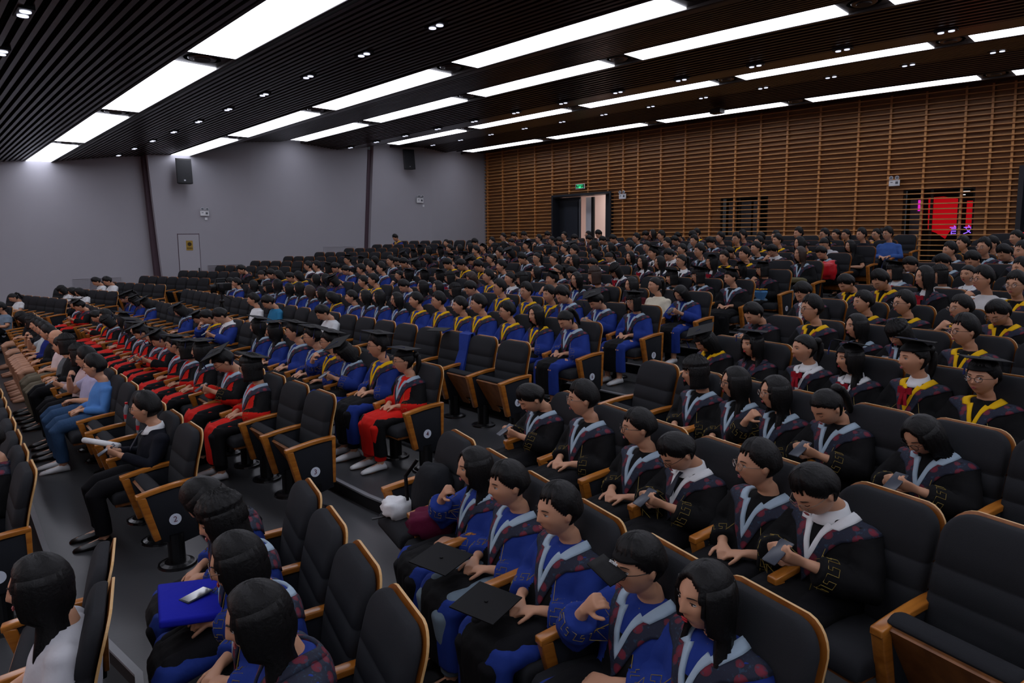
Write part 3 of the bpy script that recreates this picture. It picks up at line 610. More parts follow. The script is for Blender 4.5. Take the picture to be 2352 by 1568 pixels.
TABLE = """R 2 0 0 0 B n l d F
R 2 1 0 0 B g b F
R 2 2 0 0 B g l o F
R 2 3 0 0 B n l F
R 3 1 14 -10 B g l h
R 3 2 2 -8 B g s
R 3 3 -1 -6 B g s
R 3 4 6 -10 B g s k o h
R 3 5 -9 -7 B g l
R 4 0 -20 -10 K g s d phone
R 4 1 -9 -3 K g s o
R 4 2 1 -10 K g s o
R 4 3 -9 -10 K w s d o phone tie
R 4 4 -7 -8 K g s o
R 4 5 -20 -5 K w s o d phone
R 5 1 14 -7 K g b scarf
R 5 2 3 -8 K g l o
R 5 3 -13 -9 K g l o h
R 5 4 -20 -5 K g p d h
R 5 5 -9 -10 K g l o d phone
R 6 0 -6 -8 K y l c d
R 6 1 -5 -10 K n l c phone
R 6 2 1 -7 K w p r
R 6 3 -8 -10 K w l r c
R 6 4 -8 -3 K y p r c
R 6 5 -13 -10 K y s c o
R 7 0 -20 -3 K n s d
R 7 1 -1 3 K y s o
R 7 2 -1 -10 K g l
R 7 3 -7 -7 K g b phone d
R 7 4 -5 -5 K y s o
R 8 0 -17 3 K w s d
R 8 1 8 -9 K y s
R 8 2 3 -7 K y s o
R 8 3 11 -8 K y s o h
R 8 4 -4 -5 K y s o d
R 9 0 -11 -3 K y s d
R 9 1 -16 3 K y s o d
R 9 2 -15 4 K n l r
R 9 3 0 4 T#c8c8c8 n s o h
R 9 4 -20 -1 K y s o
R 10 0 8 -7 K g b c r
R 10 1 20 -10 T#c9c9c6 n b h
R 10 2 3 -8 K w p r
R 10 3 15 0 K g s
R 11 0 -6 -8 K g s d
R 11 1 -9 -4 K g s d
R 11 2 -20 1 K n s d
R 11 3 -10 8 K n s
R 12 0 15 -4 K g s
R 12 1 13 1 K g s o
R 12 2 -4 -3 K g s d
R 13 0 2 -6 K y s
R 13 1 -2 -6 K g s
R 14 1 11 -8 K w s
M 2 1 1 -3 T#070a16 w s o h suit phone
M 2 5 -20 0 T#4a7ab8 n s o
M 2 6 -20 2 T#a8a4c0 n s o h
M 2 7 -20 0 T#b8a0a0 n b phone
M 2 9 -20 1 T#0b0b0e n b
M 2 10 -20 -8 T#55585c n s o
M 2 11 -20 -1 T#c9b5b5 n x o
M 2 13 -20 -4 T#0b0b0e n s o
M 2 14 -20 -3 T#10206a n s o
M 2 15 -20 -5 T#a9b2b8 n s o h
M 2 16 -20 -5 T#0c0e18 n s h
M 2 18 -20 -10 T#0c0c0e n b
M 2 20 -20 -4 T#0a0a10 n b d
M 3 2 -9 -2 R g b c o
M 3 3 -20 2 R g s c o d phone
M 3 5 -11 -4 R r l c
M 3 6 -20 -10 R g b c o
M 3 7 -20 -10 R g s c o
M 3 8 -20 -3 R g s c d
M 3 9 -20 -10 R g b c o phone
M 3 10 -20 -4 R g s c d
M 3 11 -20 -10 R r s c
M 3 12 -20 -9 R g l c
M 3 13 -20 -3 R g l c
M 3 15 -20 -10 R g b d
M 3 16 -20 -9 R y s
M 3 17 -20 -10 R g s d
M 3 21 -20 -2 R n s c d
M 3 23 -20 -10 R r s o c
M 4 0 -13 -6 R g p c o
M 4 1 -8 4 B y s c o
M 4 2 -20 -5 B g l c d phone
M 4 3 -11 -4 B y s c o h
M 4 4 -2 -3 B g s c o
M 4 5 -2 -2 B g s c o
M 4 6 -15 -7 B g l c
M 4 7 -20 -6 B g l c
M 4 10 -1 3 B w s o d
M 4 11 -15 -5 B y s d h
M 4 12 -6 -10 B g s c o d
M 4 14 -20 -5 B g l c d
M 4 19 -20 -8 B g l c d
M 4 21 -20 -10 B n b c d
M 4 22 -15 -2 B g p c d
M 4 23 -20 -10 B n s c d
M 5 8 20 -3 T#c9cdd0 n s d
M 5 12 18 0 T#2a6f96 n s o d
M 5 13 -20 -6 T#b9bec2 n s
M 6 0 -10 -2 B g p d
M 6 1 -14 -5 B y l
M 6 2 -14 -5 B y s o
M 6 3 -20 1 B y s o
M 6 4 -8 -4 B y s
M 6 5 -6 0 B y s o
M 6 6 -13 -3 B y s
M 6 7 -16 -5 B g l o
M 6 8 -17 -4 B g l
M 6 9 -9 -6 B g l
M 6 10 -6 -10 B g s
M 6 11 -20 -9 B y l d
M 6 12 -18 -9 B g l o
M 6 13 -19 -7 B g l n
M 6 14 -13 -3 B g l
M 6 15 -11 -7 B g l
M 6 16 -20 -1 B g l o
M 6 17 -20 -9 B r b o
M 6 19 -1 -8 B g l
M 6 21 -9 -7 B g s o
M 6 22 -3 -8 B g s
M 7 0 -7 -4 B g b c o
M 7 1 -11 -2 B g s c d phone
M 7 2 -20 3 B g s d
M 7 3 1 -3 B y s
M 7 4 6 -1 B y s o
M 7 5 -1 2 B y s o
M 7 6 -14 3 B g s d
M 7 7 -11 -8 B w b o
M 7 8 -9 -5 B n l o
M 7 9 -1 -6 B n l
M 7 10 -1 -2 B g s d
M 7 12 -18 0 B y s o
M 7 13 -5 -5 B y s
M 7 15 -20 -2 B n b c d
M 7 16 -20 -5 B n l
M 7 17 -14 -7 B n l
M 7 19 11 3 B y l d
M 7 20 16 -2 B y s d
M 7 21 -5 2 B y l d
M 7 22 3 2 B n s d
M 7 23 -13 -1 K g p d
M 8 0 -10 -7 B g l d phone
M 8 1 -4 -3 T#d9d2bc n p
M 8 2 8 -4 T#4a1018 n l phone
M 8 3 -13 8 K n b n
M 8 4 2 0 B g l o
M 8 5 1 -1 B w s c h
M 8 6 -20 -4 B g b o
M 8 7 2 -4 B w p
M 8 8 -6 -2 B y s o
M 8 9 4 0 B n l d n
M 8 10 -20 -8 B w b o r
M 8 11 -3 -5 B g l c
M 8 12 -6 -6 B g l c
M 8 13 -13 -6 B g l c
M 8 14 8 -10 B g p o h
M 8 15 -18 5 B g s
M 8 16 -12 5 B g s
M 8 17 -4 0 B g s o
M 8 18 -16 1 B g s d
M 8 19 -20 7 B n s d
M 8 20 -20 0 K n b c o
M 8 22 20 4 K w s o
M 8 23 20 3 K w s o
M 9 0 -4 -6 K g s c
M 9 1 -7 -5 K g b c o
M 9 2 -2 -10 K g b c
M 9 4 -7 4 K w b r o d
M 9 5 -7 -10 B g b o
M 9 6 -3 -4 K n s d
M 9 7 10 -5 K g p h
M 9 8 4 -10 K g l
M 9 10 6 0 K g s h
M 9 11 -8 4 K y s o d
M 9 12 -16 6 K y s d o
M 9 13 -14 7 K y s d
M 9 16 16 4 K g l c d
M 9 17 20 6 K n s d
M 9 18 -2 5 K g s o
M 9 20 -20 -2 K n l
M 9 21 2 3 K n l c
M 9 22 -20 5 K g s o c
M 10 0 -16 -10 K n b o c h
M 10 1 -1 -10 K g l c
M 10 2 -2 1 K n l c o r
M 10 3 -10 1 K w p o
M 10 4 -3 -2 K w l o
M 10 5 10 -1 K w l r
M 10 7 0 -3 K w s d
M 10 8 -2 -1 K n l
M 10 9 -8 2 K g p o r
M 10 10 -9 2 K g p o
M 10 11 6 6 K g s d
M 10 13 -5 -1 K n p
M 10 14 -16 -1 K n s c d
M 10 15 -1 1 K n l c
M 10 16 -5 -2 K n s o c
M 10 18 7 2 K n l d
M 10 19 -16 7 K n l c
M 10 21 14 -9 K g s o d
M 10 23 0 -5 K n l d
M 11 0 -8 2 K g l n
M 11 2 -6 0 K y s
M 11 3 5 -6 K y s
M 11 4 6 6 K g s o t
M 11 5 -8 3 K w s d
M 11 6 4 1 K w s c t
M 11 7 -3 -7 K g l
M 11 8 -1 -4 K w p r d
M 11 9 13 2 K y l d
M 11 10 -3 5 K n s h
M 11 14 -5 4 K n l c d
M 11 15 2 -1 K g s o h
M 11 17 11 4 K y s
M 11 20 5 3 K g l c
M 11 21 -2 5 K n l
M 11 22 6 8 K n l c
M 11 23 -20 -5 K n l c d
M 12 0 -20 -5 K g s d
M 12 1 -11 8 K y l
M 12 2 -8 -2 K w s o d h
M 12 3 8 -2 K g s o h
M 12 4 7 -6 K n s d h
M 12 6 -5 -5 K g s o h
M 12 8 7 1 K g s o
M 12 9 13 1 K g s o
M 12 10 8 -1 K n l
M 12 11 8 3 K n b
M 12 13 17 -3 K g p
M 12 14 9 -6 K n b h
M 12 15 -20 5 K g p c
M 12 17 -7 2 K n b r
M 12 18 8 -1 K w b
M 12 19 5 -1 K n p c
M 12 20 0 1 K n l
M 12 21 2 -3 K n l
M 12 22 4 -4 K n s
M 13 0 -16 -10 T#0a0a0b n l
M 13 1 -12 0 T#b9b9bd n p d
M 13 2 -2 -5 K y s d
M 13 3 -7 2 K y s
M 13 4 5 -2 K y s o
M 13 5 3 6 K y s o
M 13 6 -3 3 K g s d
M 13 7 1 2 K g s o
M 13 8 -20 -3 K g s
M 13 14 2 -4 K n s c d
M 13 21 20 5 K n s h
M 13 22 -4 8 K n s d
M 14 0 13 2 T#3a5a9a n s o
M 14 1 14 1 T#10151f n s
M 14 2 -12 2 K y s o
M 14 3 -17 5 K n s
M 14 4 -17 -1 K n s
M 14 5 0 -4 K n s
M 14 6 7 2 K n s
M 14 7 1 -2 T#151518 n s o
M 14 8 -20 8 T#5d6268 n s d
M 14 9 -20 -4 K g s d
M 14 10 -13 4 K g s o
M 14 12 13 -1 K g s o
M 14 13 -11 2 K g s d
M 14 14 6 -2 K g s o d
M 14 15 8 1 K n s d
M 14 16 4 5 K n s d
M 14 17 -6 -3 K n s d
M 14 18 10 -6 K g s o
M 14 19 6 1 K g s o h
M 14 21 -10 -5 K n s o d
M 14 22 -6 8 K w s o
M 15 1 2 -10 K y s o h
M 15 2 -12 -10 K y s o h
M 15 3 20 -10 K w s
M 15 10 20 -1 K y s
M 15 11 18 -5 K n s d
M 15 12 -20 0 K n l
M 15 13 16 0 K n s o d
M 15 16 -3 6 K g s d
M 15 17 3 -1 K w s o
M 15 19 4 -2 K g s o
M 15 20 -11 6 K n s d
M 15 22 -20 8 K g s o d
M 15 23 -20 6 K n s d
L 2 0 20 -10 T#6a7a8a n s
L 3 4 -20 -10 T#b9bec2 n p d
L 4 2 -20 -10 T#b9bec2 n l d
L 4 3 -7 -10 T#b9bec2 n l d
L 4 4 -17 -8 T#b9bec2 n b d
L 5 4 -20 -1 T#b9bec2 n s d
L 5 6 20 -4 T#b9bec2 n s d
L 7 0 20 3 K n s d h
L 13 0 20 -8 K n s
L 14 6 -16 8 B y s d
R 1 1 0 0 T#b9b9bd n l
M 1 1 0 0 K n s"""
PEOPLE = []
for ln in TABLE.strip().split('\n'):
    a = ln.split(' '); PEOPLE.append((a[0], int(a[1]), int(a[2]), int(a[3])/100, int(a[4])/100, a[5], a[6] if len(a) > 6 else 'n', a[7] if len(a) > 7 else 's', a[8:]))
OCC = {(p[0], p[1], p[2]): p for p in PEOPLE}
NM = 24
def project(p):
    d = np.array(p)-np.array([0, 0, CAM_Z]); z = d@FW
    if z < .15: return None
    return 1176+F_PIN*(d@RT)/z, 784+F_PIN*(d@DN)/z, z
CH = []
for b, K, rows in (('M', 24, range(0, 16)), ('R', 12, range(0, 16)), ('L', 7, range(1, 15))):
    for n in rows:
        for k in range(K):
            x, y, a, z = seat(b, n, k)
            q = project(W3((x, y, z+.6)))
            if q is None or q[2] < .55: continue
            m = 400/q[2]+40
            if -m < q[0] < 2352+m and q[1] < 1568+500/q[2]: CH.append((q[2], b, n, k))
CH.sort()
hid = lambda b, n, k: (b, n, k) in OCC and n >= 8 and b == 'M' and (b, n-1, k) in OCC
CH.sort(key=lambda c: (c[0]*(1.6 if hid(*c[1:]) else 1)))
NEAR = CH[:298]; FAR = CH[298:]
def place_chair(b, n, k):
    x, y, a, z = seat(b, n, k); fx, fy = math.sin(a), -math.cos(a)
    p = W3((x+fx*.22, y+fy*.22, z)); occ = (b, n, k) in OCC
    r = empty('theater_chair', p, a)
    extra = ' under backpack,' if (b, n, k) == ('R', 3, 0) else ''
    tag(r, ('occupied' if occ else ('empty folded' if not extra else 'empty'))+' charcoal chair with wooden arms,'+extra+' '+where(b, n, k), 'chair', 'theater chairs')
    inst('backrest', BR, r); inst('back_shell', SH, r)
    if occ or extra: inst('seat', SD, r); inst('seat_pan', PD, r)
    else: inst('seat', SU, r); inst('seat_pan', PU, r)
    first = (k == 0)
    sides = []
    if b == 'M': sides = [(1, first)] + ([(-1, True)] if k == 23 else [])
    else: sides = [(1, False)] + ([(-1, True)] if (first and b == 'R') else []) if b == 'R' else [(1, first)]
    for s, e in sides:
        X = Matrix.Translation((.28*s*(1 if b != 'R' else .955), 0, 0))
        inst('armrest', ARME if e else ARM, r, X); inst('side_panel', SIDE, r, X); inst('pedestal', PED, r, X@Matrix.Translation((-.02*s, .0, 0)))
        if e and ((b == 'M' and s == 1) or b == 'L'):
            bo = inst('number_badge', BADGE, r, X@Matrix.Translation((.019, .0, .375)))
            me = textmesh(str(n), .062, .0008); me.materials.append(M_digit)
            inst('number', me, bo, Matrix.Translation((.0055, 0, 0))@Matrix.Rotation(PI/2, 4, 'Z')@Matrix.Rotation(PI/2, 4, 'X'))
for _, b, n, k in NEAR: place_chair(b, n, k)
# the smallest, mostly hidden chairs beyond 300, joined
if FAR:
    V = []; Fa = []; Mi = []; mats_ = [M_fab, M_shell, M_arm]
    def grab(me, mi):
        v = np.zeros(len(me.vertices)*3); me.vertices.foreach_get('co', v); return v.reshape(-1, 3), [tuple(p.vertices) for p in me.polygons], mi
    parts = {'up': [grab(BR, 0), grab(SU, 0), grab(SH, 1), grab(ARM, 2)], 'dn': [grab(BR, 0), grab(SH, 1), grab(ARM, 2)]}
    off = 0
    for _, b, n, k in FAR:
        x, y, a, z = seat(b, n, k); p = W3((x+math.sin(a)*.22, y-math.cos(a)*.22, z)); c, s = math.cos(a), math.sin(a)
        for v, f, mi in parts['dn' if (b, n, k) in OCC else 'up']:
            q = v.copy()
            if mi == 2: q[:, 0] += .28
            V.append(np.c_[q[:, 0]*c-q[:, 1]*s+p.x, q[:, 0]*s+q[:, 1]*c+p.y, q[:, 2]+p.z]); Fa += [tuple(i+off for i in t) for t in f]; Mi += [mi]*len(f); off += len(v)
    me = bpy.data.meshes.new('theater_chairs'); me.from_pydata(np.concatenate(V).tolist(), [], Fa); me.update()
    for m_ in mats_: me.materials.append(m_)
    me.polygons.foreach_set('material_index', Mi); me.polygons.foreach_set('use_smooth', [i == 0 for i in Mi])
    tag(link(bpy.data.objects.new('theater_chairs', me)), 'remaining charcoal chairs mostly hidden behind the seated crowd', 'chairs', None, 'stuff')
# ------------------------------------------------------------------ people
M_skin = mat('skin', '#c08e70', rough=0.5, spec=0.35, noise=0.05, nscale=14)
M_eyew = mat('eye_white', '#b8b2ae', .3); M_eyed = mat('eye_dark', '#120c0a', .15, .6); M_brow = mat('brow', '#17110f', .8)
M_lip = mat('lip', '#96484a', .4); M_lipr = mat('lip_red', '#9a1420', .35)
M_hair = mat('black_hair', '#070606', rough=0.5, spec=0.28, bump=0.25, bscale=90)
M_hairb = mat('brown_hair', '#2c1608', rough=0.45, spec=0.45, bump=0.5, bscale=120)
def cloth(name, c, **k): return mat(name, c, rough=k.pop('rough', .85), spec=.2, bump=.35, bscale=k.pop('bscale', 22), noise=.12, nscale=5, **k)
M_blue = cloth('blue_gown_cloth', '#1e3480'); M_blk = cloth('black_gown_cloth', '#0b0b0d'); M_red = cloth('red_gown_cloth', '#c81a10')
M_yel = cloth('yellow_trim', '#e0b010'); M_gry = cloth('pale_grey_trim', '#9fb2c2'); M_wht = cloth('white_cotton', '#d6d8da'); M_crim = cloth('crimson_cloth', '#8c0f20')
M_cap = mat('cap_black', '#0a0a0c', rough=.75, spec=.25); M_gold = mat('gold_thread', '#8a7434', .5)
M_jean = cloth('denim', '#2f4a6a', bscale=60); M_trk = cloth('dark_trousers', '#0c0c10'); M_shoe = mat('shoe_white', '#c8cacc', .5); M_shod = mat('shoe_dark', '#0c0b0b', .3)
M_gold2 = mat('metal_rim', '#8a7668', .3, metal=.6); M_rim = mat('black_rim', '#0c0c0e', .3)
def floral():
    m = bpy.data.materials.new('floral_brocade'); m.use_nodes = True; nt = m.node_tree; b = nt.nodes['Principled BSDF']; b.inputs['Roughness'].default_value = .8
    tc = nt.nodes.new('ShaderNodeTexCoord'); vo = nt.nodes.new('ShaderNodeTexVoronoi'); vo.inputs['Scale'].default_value = 17; vo.inputs['Randomness'].default_value = .8
    cr = nt.nodes.new('ShaderNodeValToRGB'); e = cr.color_ramp.elements
    e[0].color = srgb('#7a1830'); e[0].position = 0; e[1].color = srgb('#10162c'); e[1].position = .52
    a = e.new(.40); a.color = srgb('#5a1226'); a2 = e.new(.44); a2.color = srgb('#0c1226')
    n = nt.nodes.new('ShaderNodeTexNoise'); n.inputs['Scale'].default_value = 70
    mx = nt.nodes.new('ShaderNodeMix'); mx.data_type = 'RGBA'; mx.inputs[7].default_value = srgb('#1c4058')
    mr = nt.nodes.new('ShaderNodeMapRange'); mr.inputs['From Min'].default_value = .58; mr.inputs['From Max'].default_value = .66; mr.inputs['To Max'].default_value = .55
    nt.links.new(tc.outputs['Object'], vo.inputs['Vector']); nt.links.new(tc.outputs['Object'], n.inputs['Vector']); nt.links.new(vo.outputs['Distance'], cr.inputs['Fac'])
    nt.links.new(n.outputs['Fac'], mr.inputs['Value']); nt.links.new(mr.outputs['Result'], mx.inputs[0]); nt.links.new(cr.outputs['Color'], mx.inputs[6]); nt.links.new(mx.outputs[2], b.inputs['Base Color'])
    return m
M_flo = floral()

HC = Vector((0, .02, 1.085))            # head centre of a seated person
def head_surface(nu=64, nv=44, off=0.0):
    """rings of a sculpted head, face towards -y, centre at 0"""
    g = lambda x, s: math.exp(-(x/s)**2)
    R = []
    for j in range(nv+1):
        ph = PI*j/nv; ph = min(max(ph, .03), PI-.03); ring = []
        for i in range(nu):
            th = 2*PI*i/nu; nx, ny, nz = math.sin(ph)*math.sin(th), -math.sin(ph)*math.cos(th), -math.cos(ph)
            x, y, z = .074*nx, .094*ny, .116*nz
            if z < -.005:
                t = (-.005-z)/.111; x *= 1-.30*t**1.6
                if ny > 0: y *= 1-.62*t
                else: y *= 1-.10*t
            if ny > 0 and z > -.02: y *= 1.06; 
            if z > .06: x *= 1+.02
            if ny < -.15:
                fr = min(1, (-ny-.15)/.4)
                d = 0
                if -.035 < z < .03: pr = (.03-z)/.058 if z > -.028 else max(0, 1-(-.028-z)/.007); d += .021*pr*g(x, .0095+.004*max(0, pr-.5)*2)
                d -= .0075*(g(x-.031, .015)+g(x+.031, .015))*g(z-.012, .012)
                d += .003*g(z-.034, .009)*g(x, .05)
                d += .0035*(g(x-.045, .018)+g(x+.045, .018))*g(z+.02, .02)
                d += .0045*g(x, .020)*g(z+.057, .012)
                d -= .003*g(x, .03)*g(z+.076, .006)
                d += .006*g(x, .018)*g(z+.098, .014)
                y -= d*fr
            L = math.sqrt(x*x+y*y+z*z); s = 1+off/L
            ring.append(Vector((x*s, y*s, z*s)))
        R.append(ring)
    return R
HEADR = head_surface()
def hand(mb, w, d, nrm, side, curl=.5, s=1.0):
    """w wrist, d pointing direction, nrm back-of-hand normal, side +1 thumb towards +w axis"""
    w, d, nrm = Vector(w), Vector(d).normalized(), Vector(nrm); nrm = (nrm-d*nrm.dot(d)).normalized(); ax = d.cross(nrm)*side
    R = []
    for t, hw, hh in ((-.01, .026, .02), (.02, .030, .017), (.05, .038, .015), (.085, .040, .013), (.092, .034, .008)):
        c = w+d*t*s
        R.append([tuple(c+ax*(hw*math.cos(a)*s)+nrm*(hh*math.sin(a)*s)) for a in (2*PI*j/12 for j in range(12))])
    mb.rings(R)
    for q, (o, ln) in enumerate(((.030, .072), (.010, .08), (-.010, .075), (-.029, .06))):
        p = w+d*(.083*s)+ax*(o*s); dd = d.copy(); pts = [p-d*.01, p]; cu = curl*(1+.12*q)
        for f in (.42, .33, .25):
            dd = (Matrix.Rotation(-cu, 3, d.cross(nrm))@dd); 
            p = p+dd*(ln*f*s); pts.append(p)
        mb.tube(pts, [.0095*s, .0095*s, .009*s, .0082*s, .0065*s], 8)
    p = w+d*(.022*s)+ax*(.028*s); dd = (d*.75+ax*.75-nrm*.25).normalized(); pts = [p-ax*.012]
    for f in (.034, .028, .022): p = p+dd*(f*s); pts.append(p); dd = (dd+d*.28-nrm*.18).normalized()
    mb.tube(pts, [.013*s, .0115*s, .0105*s, .008*s], 8)
POSE = {
 'lap':   dict(e=((.255, .03, .64), (-.255, .03, .64)), w=((.075, -.15, .645), (-.075, -.16, .64)), hd=((-.75, -.6, -.18), (.75, -.62, -.12)), n=((0, -.1, 1), (0, -.1, 1)), c=(.55, .55)),
 'phone': dict(e=((.25, -.02, .66), (-.25, -.02, .66)), w=((.085, -.22, .76), (-.085, -.22, .75)), hd=((-.45, -.75, .35), (.45, -.75, .35)), n=((.75, -.1, -.5), (-.75, -.1, -.5)), c=(.75, .75)),
 'chin':  dict(e=((.255, .03, .64), (-.25, -.15, .68)), w=((.06, -.17, .645), (-.115, -.165, .885)), hd=((-.85, -.5, -.1), (.62, .10, .72)), n=((0, -.1, 1), (-.3, -.9, .1)), c=(.5, .9)),
}
def limb(a, b, c, r0, r1, r2, mb, n=10):
    a, b, c = Vector(a), Vector(b), Vector(c)
    mb.tube([a, a.lerp(b, .5), b+(a-b).normalized()*.03, b+(c-b).normalized()*.03, b.lerp(c, .45), c], [r0, r0*.97, (r1+r0)*.5, r1, r1, r2], n)
def head_matrix(yaw, pitch, roll=0):
    piv = Vector((0, .05, -.11))
    return Matrix.Translation(HC)@Matrix.Translation(piv)@Matrix.Rotation(yaw, 4, 'Z')@Matrix.Rotation(pitch, 4, 'X')@Matrix.Rotation(roll, 4, 'Y')@Matrix.Diagonal((1.09, 1.09, 1.09, 1))@Matrix.Translation(-piv)
HEADS = {'fl': (-.42, .04), 'ff': (-.05, .05), 'dn': (-.15, .62)}
LOWER = {}
def make_body(pose, hk, lipm):
    P = POSE[pose]; HM = head_matrix(*HEADS[hk]); mb = MB()
    R = [[tuple(HM@v) for v in r] for r in HEADR]; mb.rings(R)
    for s in (1, -1):      # ears
        for dz, rr in ((0, (.007, .017, .028)),):
            c = HM@Vector((s*.077, .008, -.002)); mb.ell(tuple(c), rr, 10, 8, rot=(HM.to_3x3()@Matrix.Rotation(s*.35, 3, 'Z')))
    n0 = HM@Vector((0, .025, -.05))
    mb.tube([n0, HM@Vector((0, .03, -.10)), (0, .075, .955), (0, .085, .90), (0, .085, .86)], [.052, .050, .052, .06, .07], 16)
    tor = [(.44, .16, .11, .04), (.60, .15, .10, .05), (.76, .165, .10, .075), (.86, .16, .085, .085), (.90, .10, .06, .085)]
    mb.rings([[(rx*math.cos(a), y+ry*math.sin(a), z) for a in (2*PI*j/16 for j in range(16))] for z, rx, ry, y in tor])
    for i, s in enumerate((1, -1)):
        limb((s*.155, .085, .855), P['e'][i], P['w'][i], .048, .037, .024, mb)
        hand(mb, P['w'][i], P['hd'][i], P['n'][i], (-s if pose != 'phone' else -s)*(1), P['c'][i])
        kx = s*.115
        mb.tube([(s*.09, .04, .50), (kx, -.18, .515), (kx, -.36, .50), (kx, -.415, .47), (kx, -.40, .38), (kx*.95, -.38, .25), (kx*.95, -.38, .08)], [.082, .075, .06, .058, .054, .05, .036], 12)
        mb.tube([(kx*.95, -.37, .06), (kx*.95, -.43, .045), (kx*.95, -.50, .03), (kx*.95, -.56, .028)], [.04, .04, .036, .026], 10)
    me = remesh(mb, 'body', .0062, 2, [M_skin])
    e = MB()
    def at(x, y, z): return tuple(HM@Vector((x, y, z)))
    r3 = HM.to_3x3()
    ez = .008; closed = hk == 'dn'
    for s in (1, -1):
        if not closed:
            e.ell(at(s*.0305, -.0745, ez), (.0135, .0075, .0052), 12, 6, 1, r3@Matrix.Rotation(-s*.25, 3, 'Z')); e.ell(at(s*.0300, -.0795, ez), (.0055, .0045, .0052), 10, 6, 2, r3)
        e.tube([at(s*.0165, -.0815, ez+.001), at(s*.024, -.0845, ez+.006), at(s*.033, -.0835, ez+.0065), at(s*.042, -.0775, ez+.003)] if not closed else [at(s*.0165, -.083, ez-.001), at(s*.026, -.0865, ez-.004), at(s*.036, -.0835, ez-.004), at(s*.044, -.0765, ez)], .0016, 5, 3)
        e.tube([at(s*.015, -.0895, .029), at(s*.028, -.0905, .034), at(s*.040, -.0835, .034), at(s*.048, -.0745, .029)], [.0028, .0034, .0028, .0015], 6, 3, flat=.8)
    e.ell(at(0, -.0895, -.0525), (.017, .0045, .0032), 12, 6, 4, r3); e.ell(at(0, -.0885, -.0605), (.0145, .005, .0038), 12, 6, 4, r3)
    em = e.mesh('face', [M_skin, M_eyew, M_eyed, M_brow, lipm], True)
    bm = bmesh.new(); bm.from_mesh(me); bm.from_mesh(em); out = bpy.data.meshes.new('body'); bm.to_mesh(out); bm.free()
    for m in (M_skin, M_eyew, M_eyed, M_brow, lipm): out.materials.append(m)
    out.polygons.foreach_set('use_smooth', [True]*len(out.polygons)); bpy.data.meshes.remove(me); return out
BODIES = {}
def body(pose, hk, red=False):
    k = (pose, hk, red)
    if k not in BODIES:
        if red and (pose, hk, False) in BODIES or not red and (pose, hk, True) in BODIES:
            b = BODIES[(pose, hk, not red)].copy(); b.materials[4] = M_lipr if red else M_lip; BODIES[k] = b
        else: BODIES[k] = make_body(pose, hk, M_lipr if red else M_lip)
    return BODIES[k]
TOR = [(.45, .20, .155, .035), (.56, .195, .15, .04), (.70, .20, .145, .06), (.80, .205, .135, .075), (.86, .185, .115, .085), (.90, .125, .088, .085), (.925, .078, .07, .08)]
def torso(mb, k=1.0, zcut=None):
    mb.rings([[(rx*k*math.cos(a), y+ry*k*math.sin(a), z) for a in (2*PI*j/20 for j in range(20))] for z, rx, ry, y in TOR])
    for s in (1, -1): mb.ell((s*.165, .085, .845), (.075*k, .075*k, .06*k), 12, 8)
def make_gown(pose):
    P = POSE[pose]; mb = MB(); torso(mb, 1.06)
    for i, s in enumerate((1, -1)):
        a, b, c = Vector((s*.165, .085, .84)), Vector(P['e'][i]), Vector(P['w'][i]); end = b.lerp(c, .80)
        mb.tube([a, a.lerp(b, .5), b+Vector((0, 0, -.005)), b.lerp(end, .5)+Vector((0, 0, -.012)), end+Vector((0, 0, -.012))], [.078, .082, .084, .080, .074], 14)
    L = []
    for y, z, rx, rz in ((.12, .50, .19, .075), (.0, .515, .205, .085), (-.15, .52, .21, .085), (-.30, .515, .215, .085), (-.40, .49, .215, .085)):
        L.append([(rx*math.cos(a), y, z+rz*math.sin(a)*(1 if math.sin(a) > 0 else 1.2)) for a in (2*PI*j/20 for j in range(20))])
    mb.rings(L)
    mb.rings([[(rx*math.cos(a), y+ry*math.sin(a), z) for a in (2*PI*j/20 for j in range(20))] for z, rx, ry, y in ((.56, .19, .06, -.38), (.50, .215, .085, -.395), (.38, .22, .085, -.40), (.24, .225, .085, -.395), (.17, .23, .085, -.39))])
    me = remesh(mb, 'gown', .0115, 5, [M_blk])
    # cloth folds
    from mathutils import noise
    for v in me.vertices:
        p = v.co; f = noise.noise(Vector((p.x*16, p.y*9, p.z*7)))*.007 + noise.noise(Vector((p.x*34, p.y*30, p.z*10)))*.003
        v.co += v.normal*f
    me.materials.clear()
    for m in (M_blk, M_blk, M_blk): me.materials.append(m)
    mi = []
    for p in me.polygons:
        c = p.center; n = p.normal; k = 0
        if abs(c.x) < .05+.09*max(0, min(1, (.80-c.z)/.3)) and c.z < .80 and c.y < .06: k = 1
        if c.z > .68 and (abs(c.x) > .15 or c.y > .05) : k = 2
        if c.z < .56 and abs(c.x) > .12: k = 2
        mi.append(k)
    me.polygons.foreach_set('material_index', mi); me.polygons.foreach_set('use_smooth', [True]*len(mi)); me.update(); return me
GOWN = {p: make_gown(p) for p in POSE}
def bvh(me): return BVHTree.FromPolygons([v.co for v in me.vertices], [tuple(p.vertices) for p in me.polygons])
GB = {p: bvh(GOWN[p]) for p in POSE}
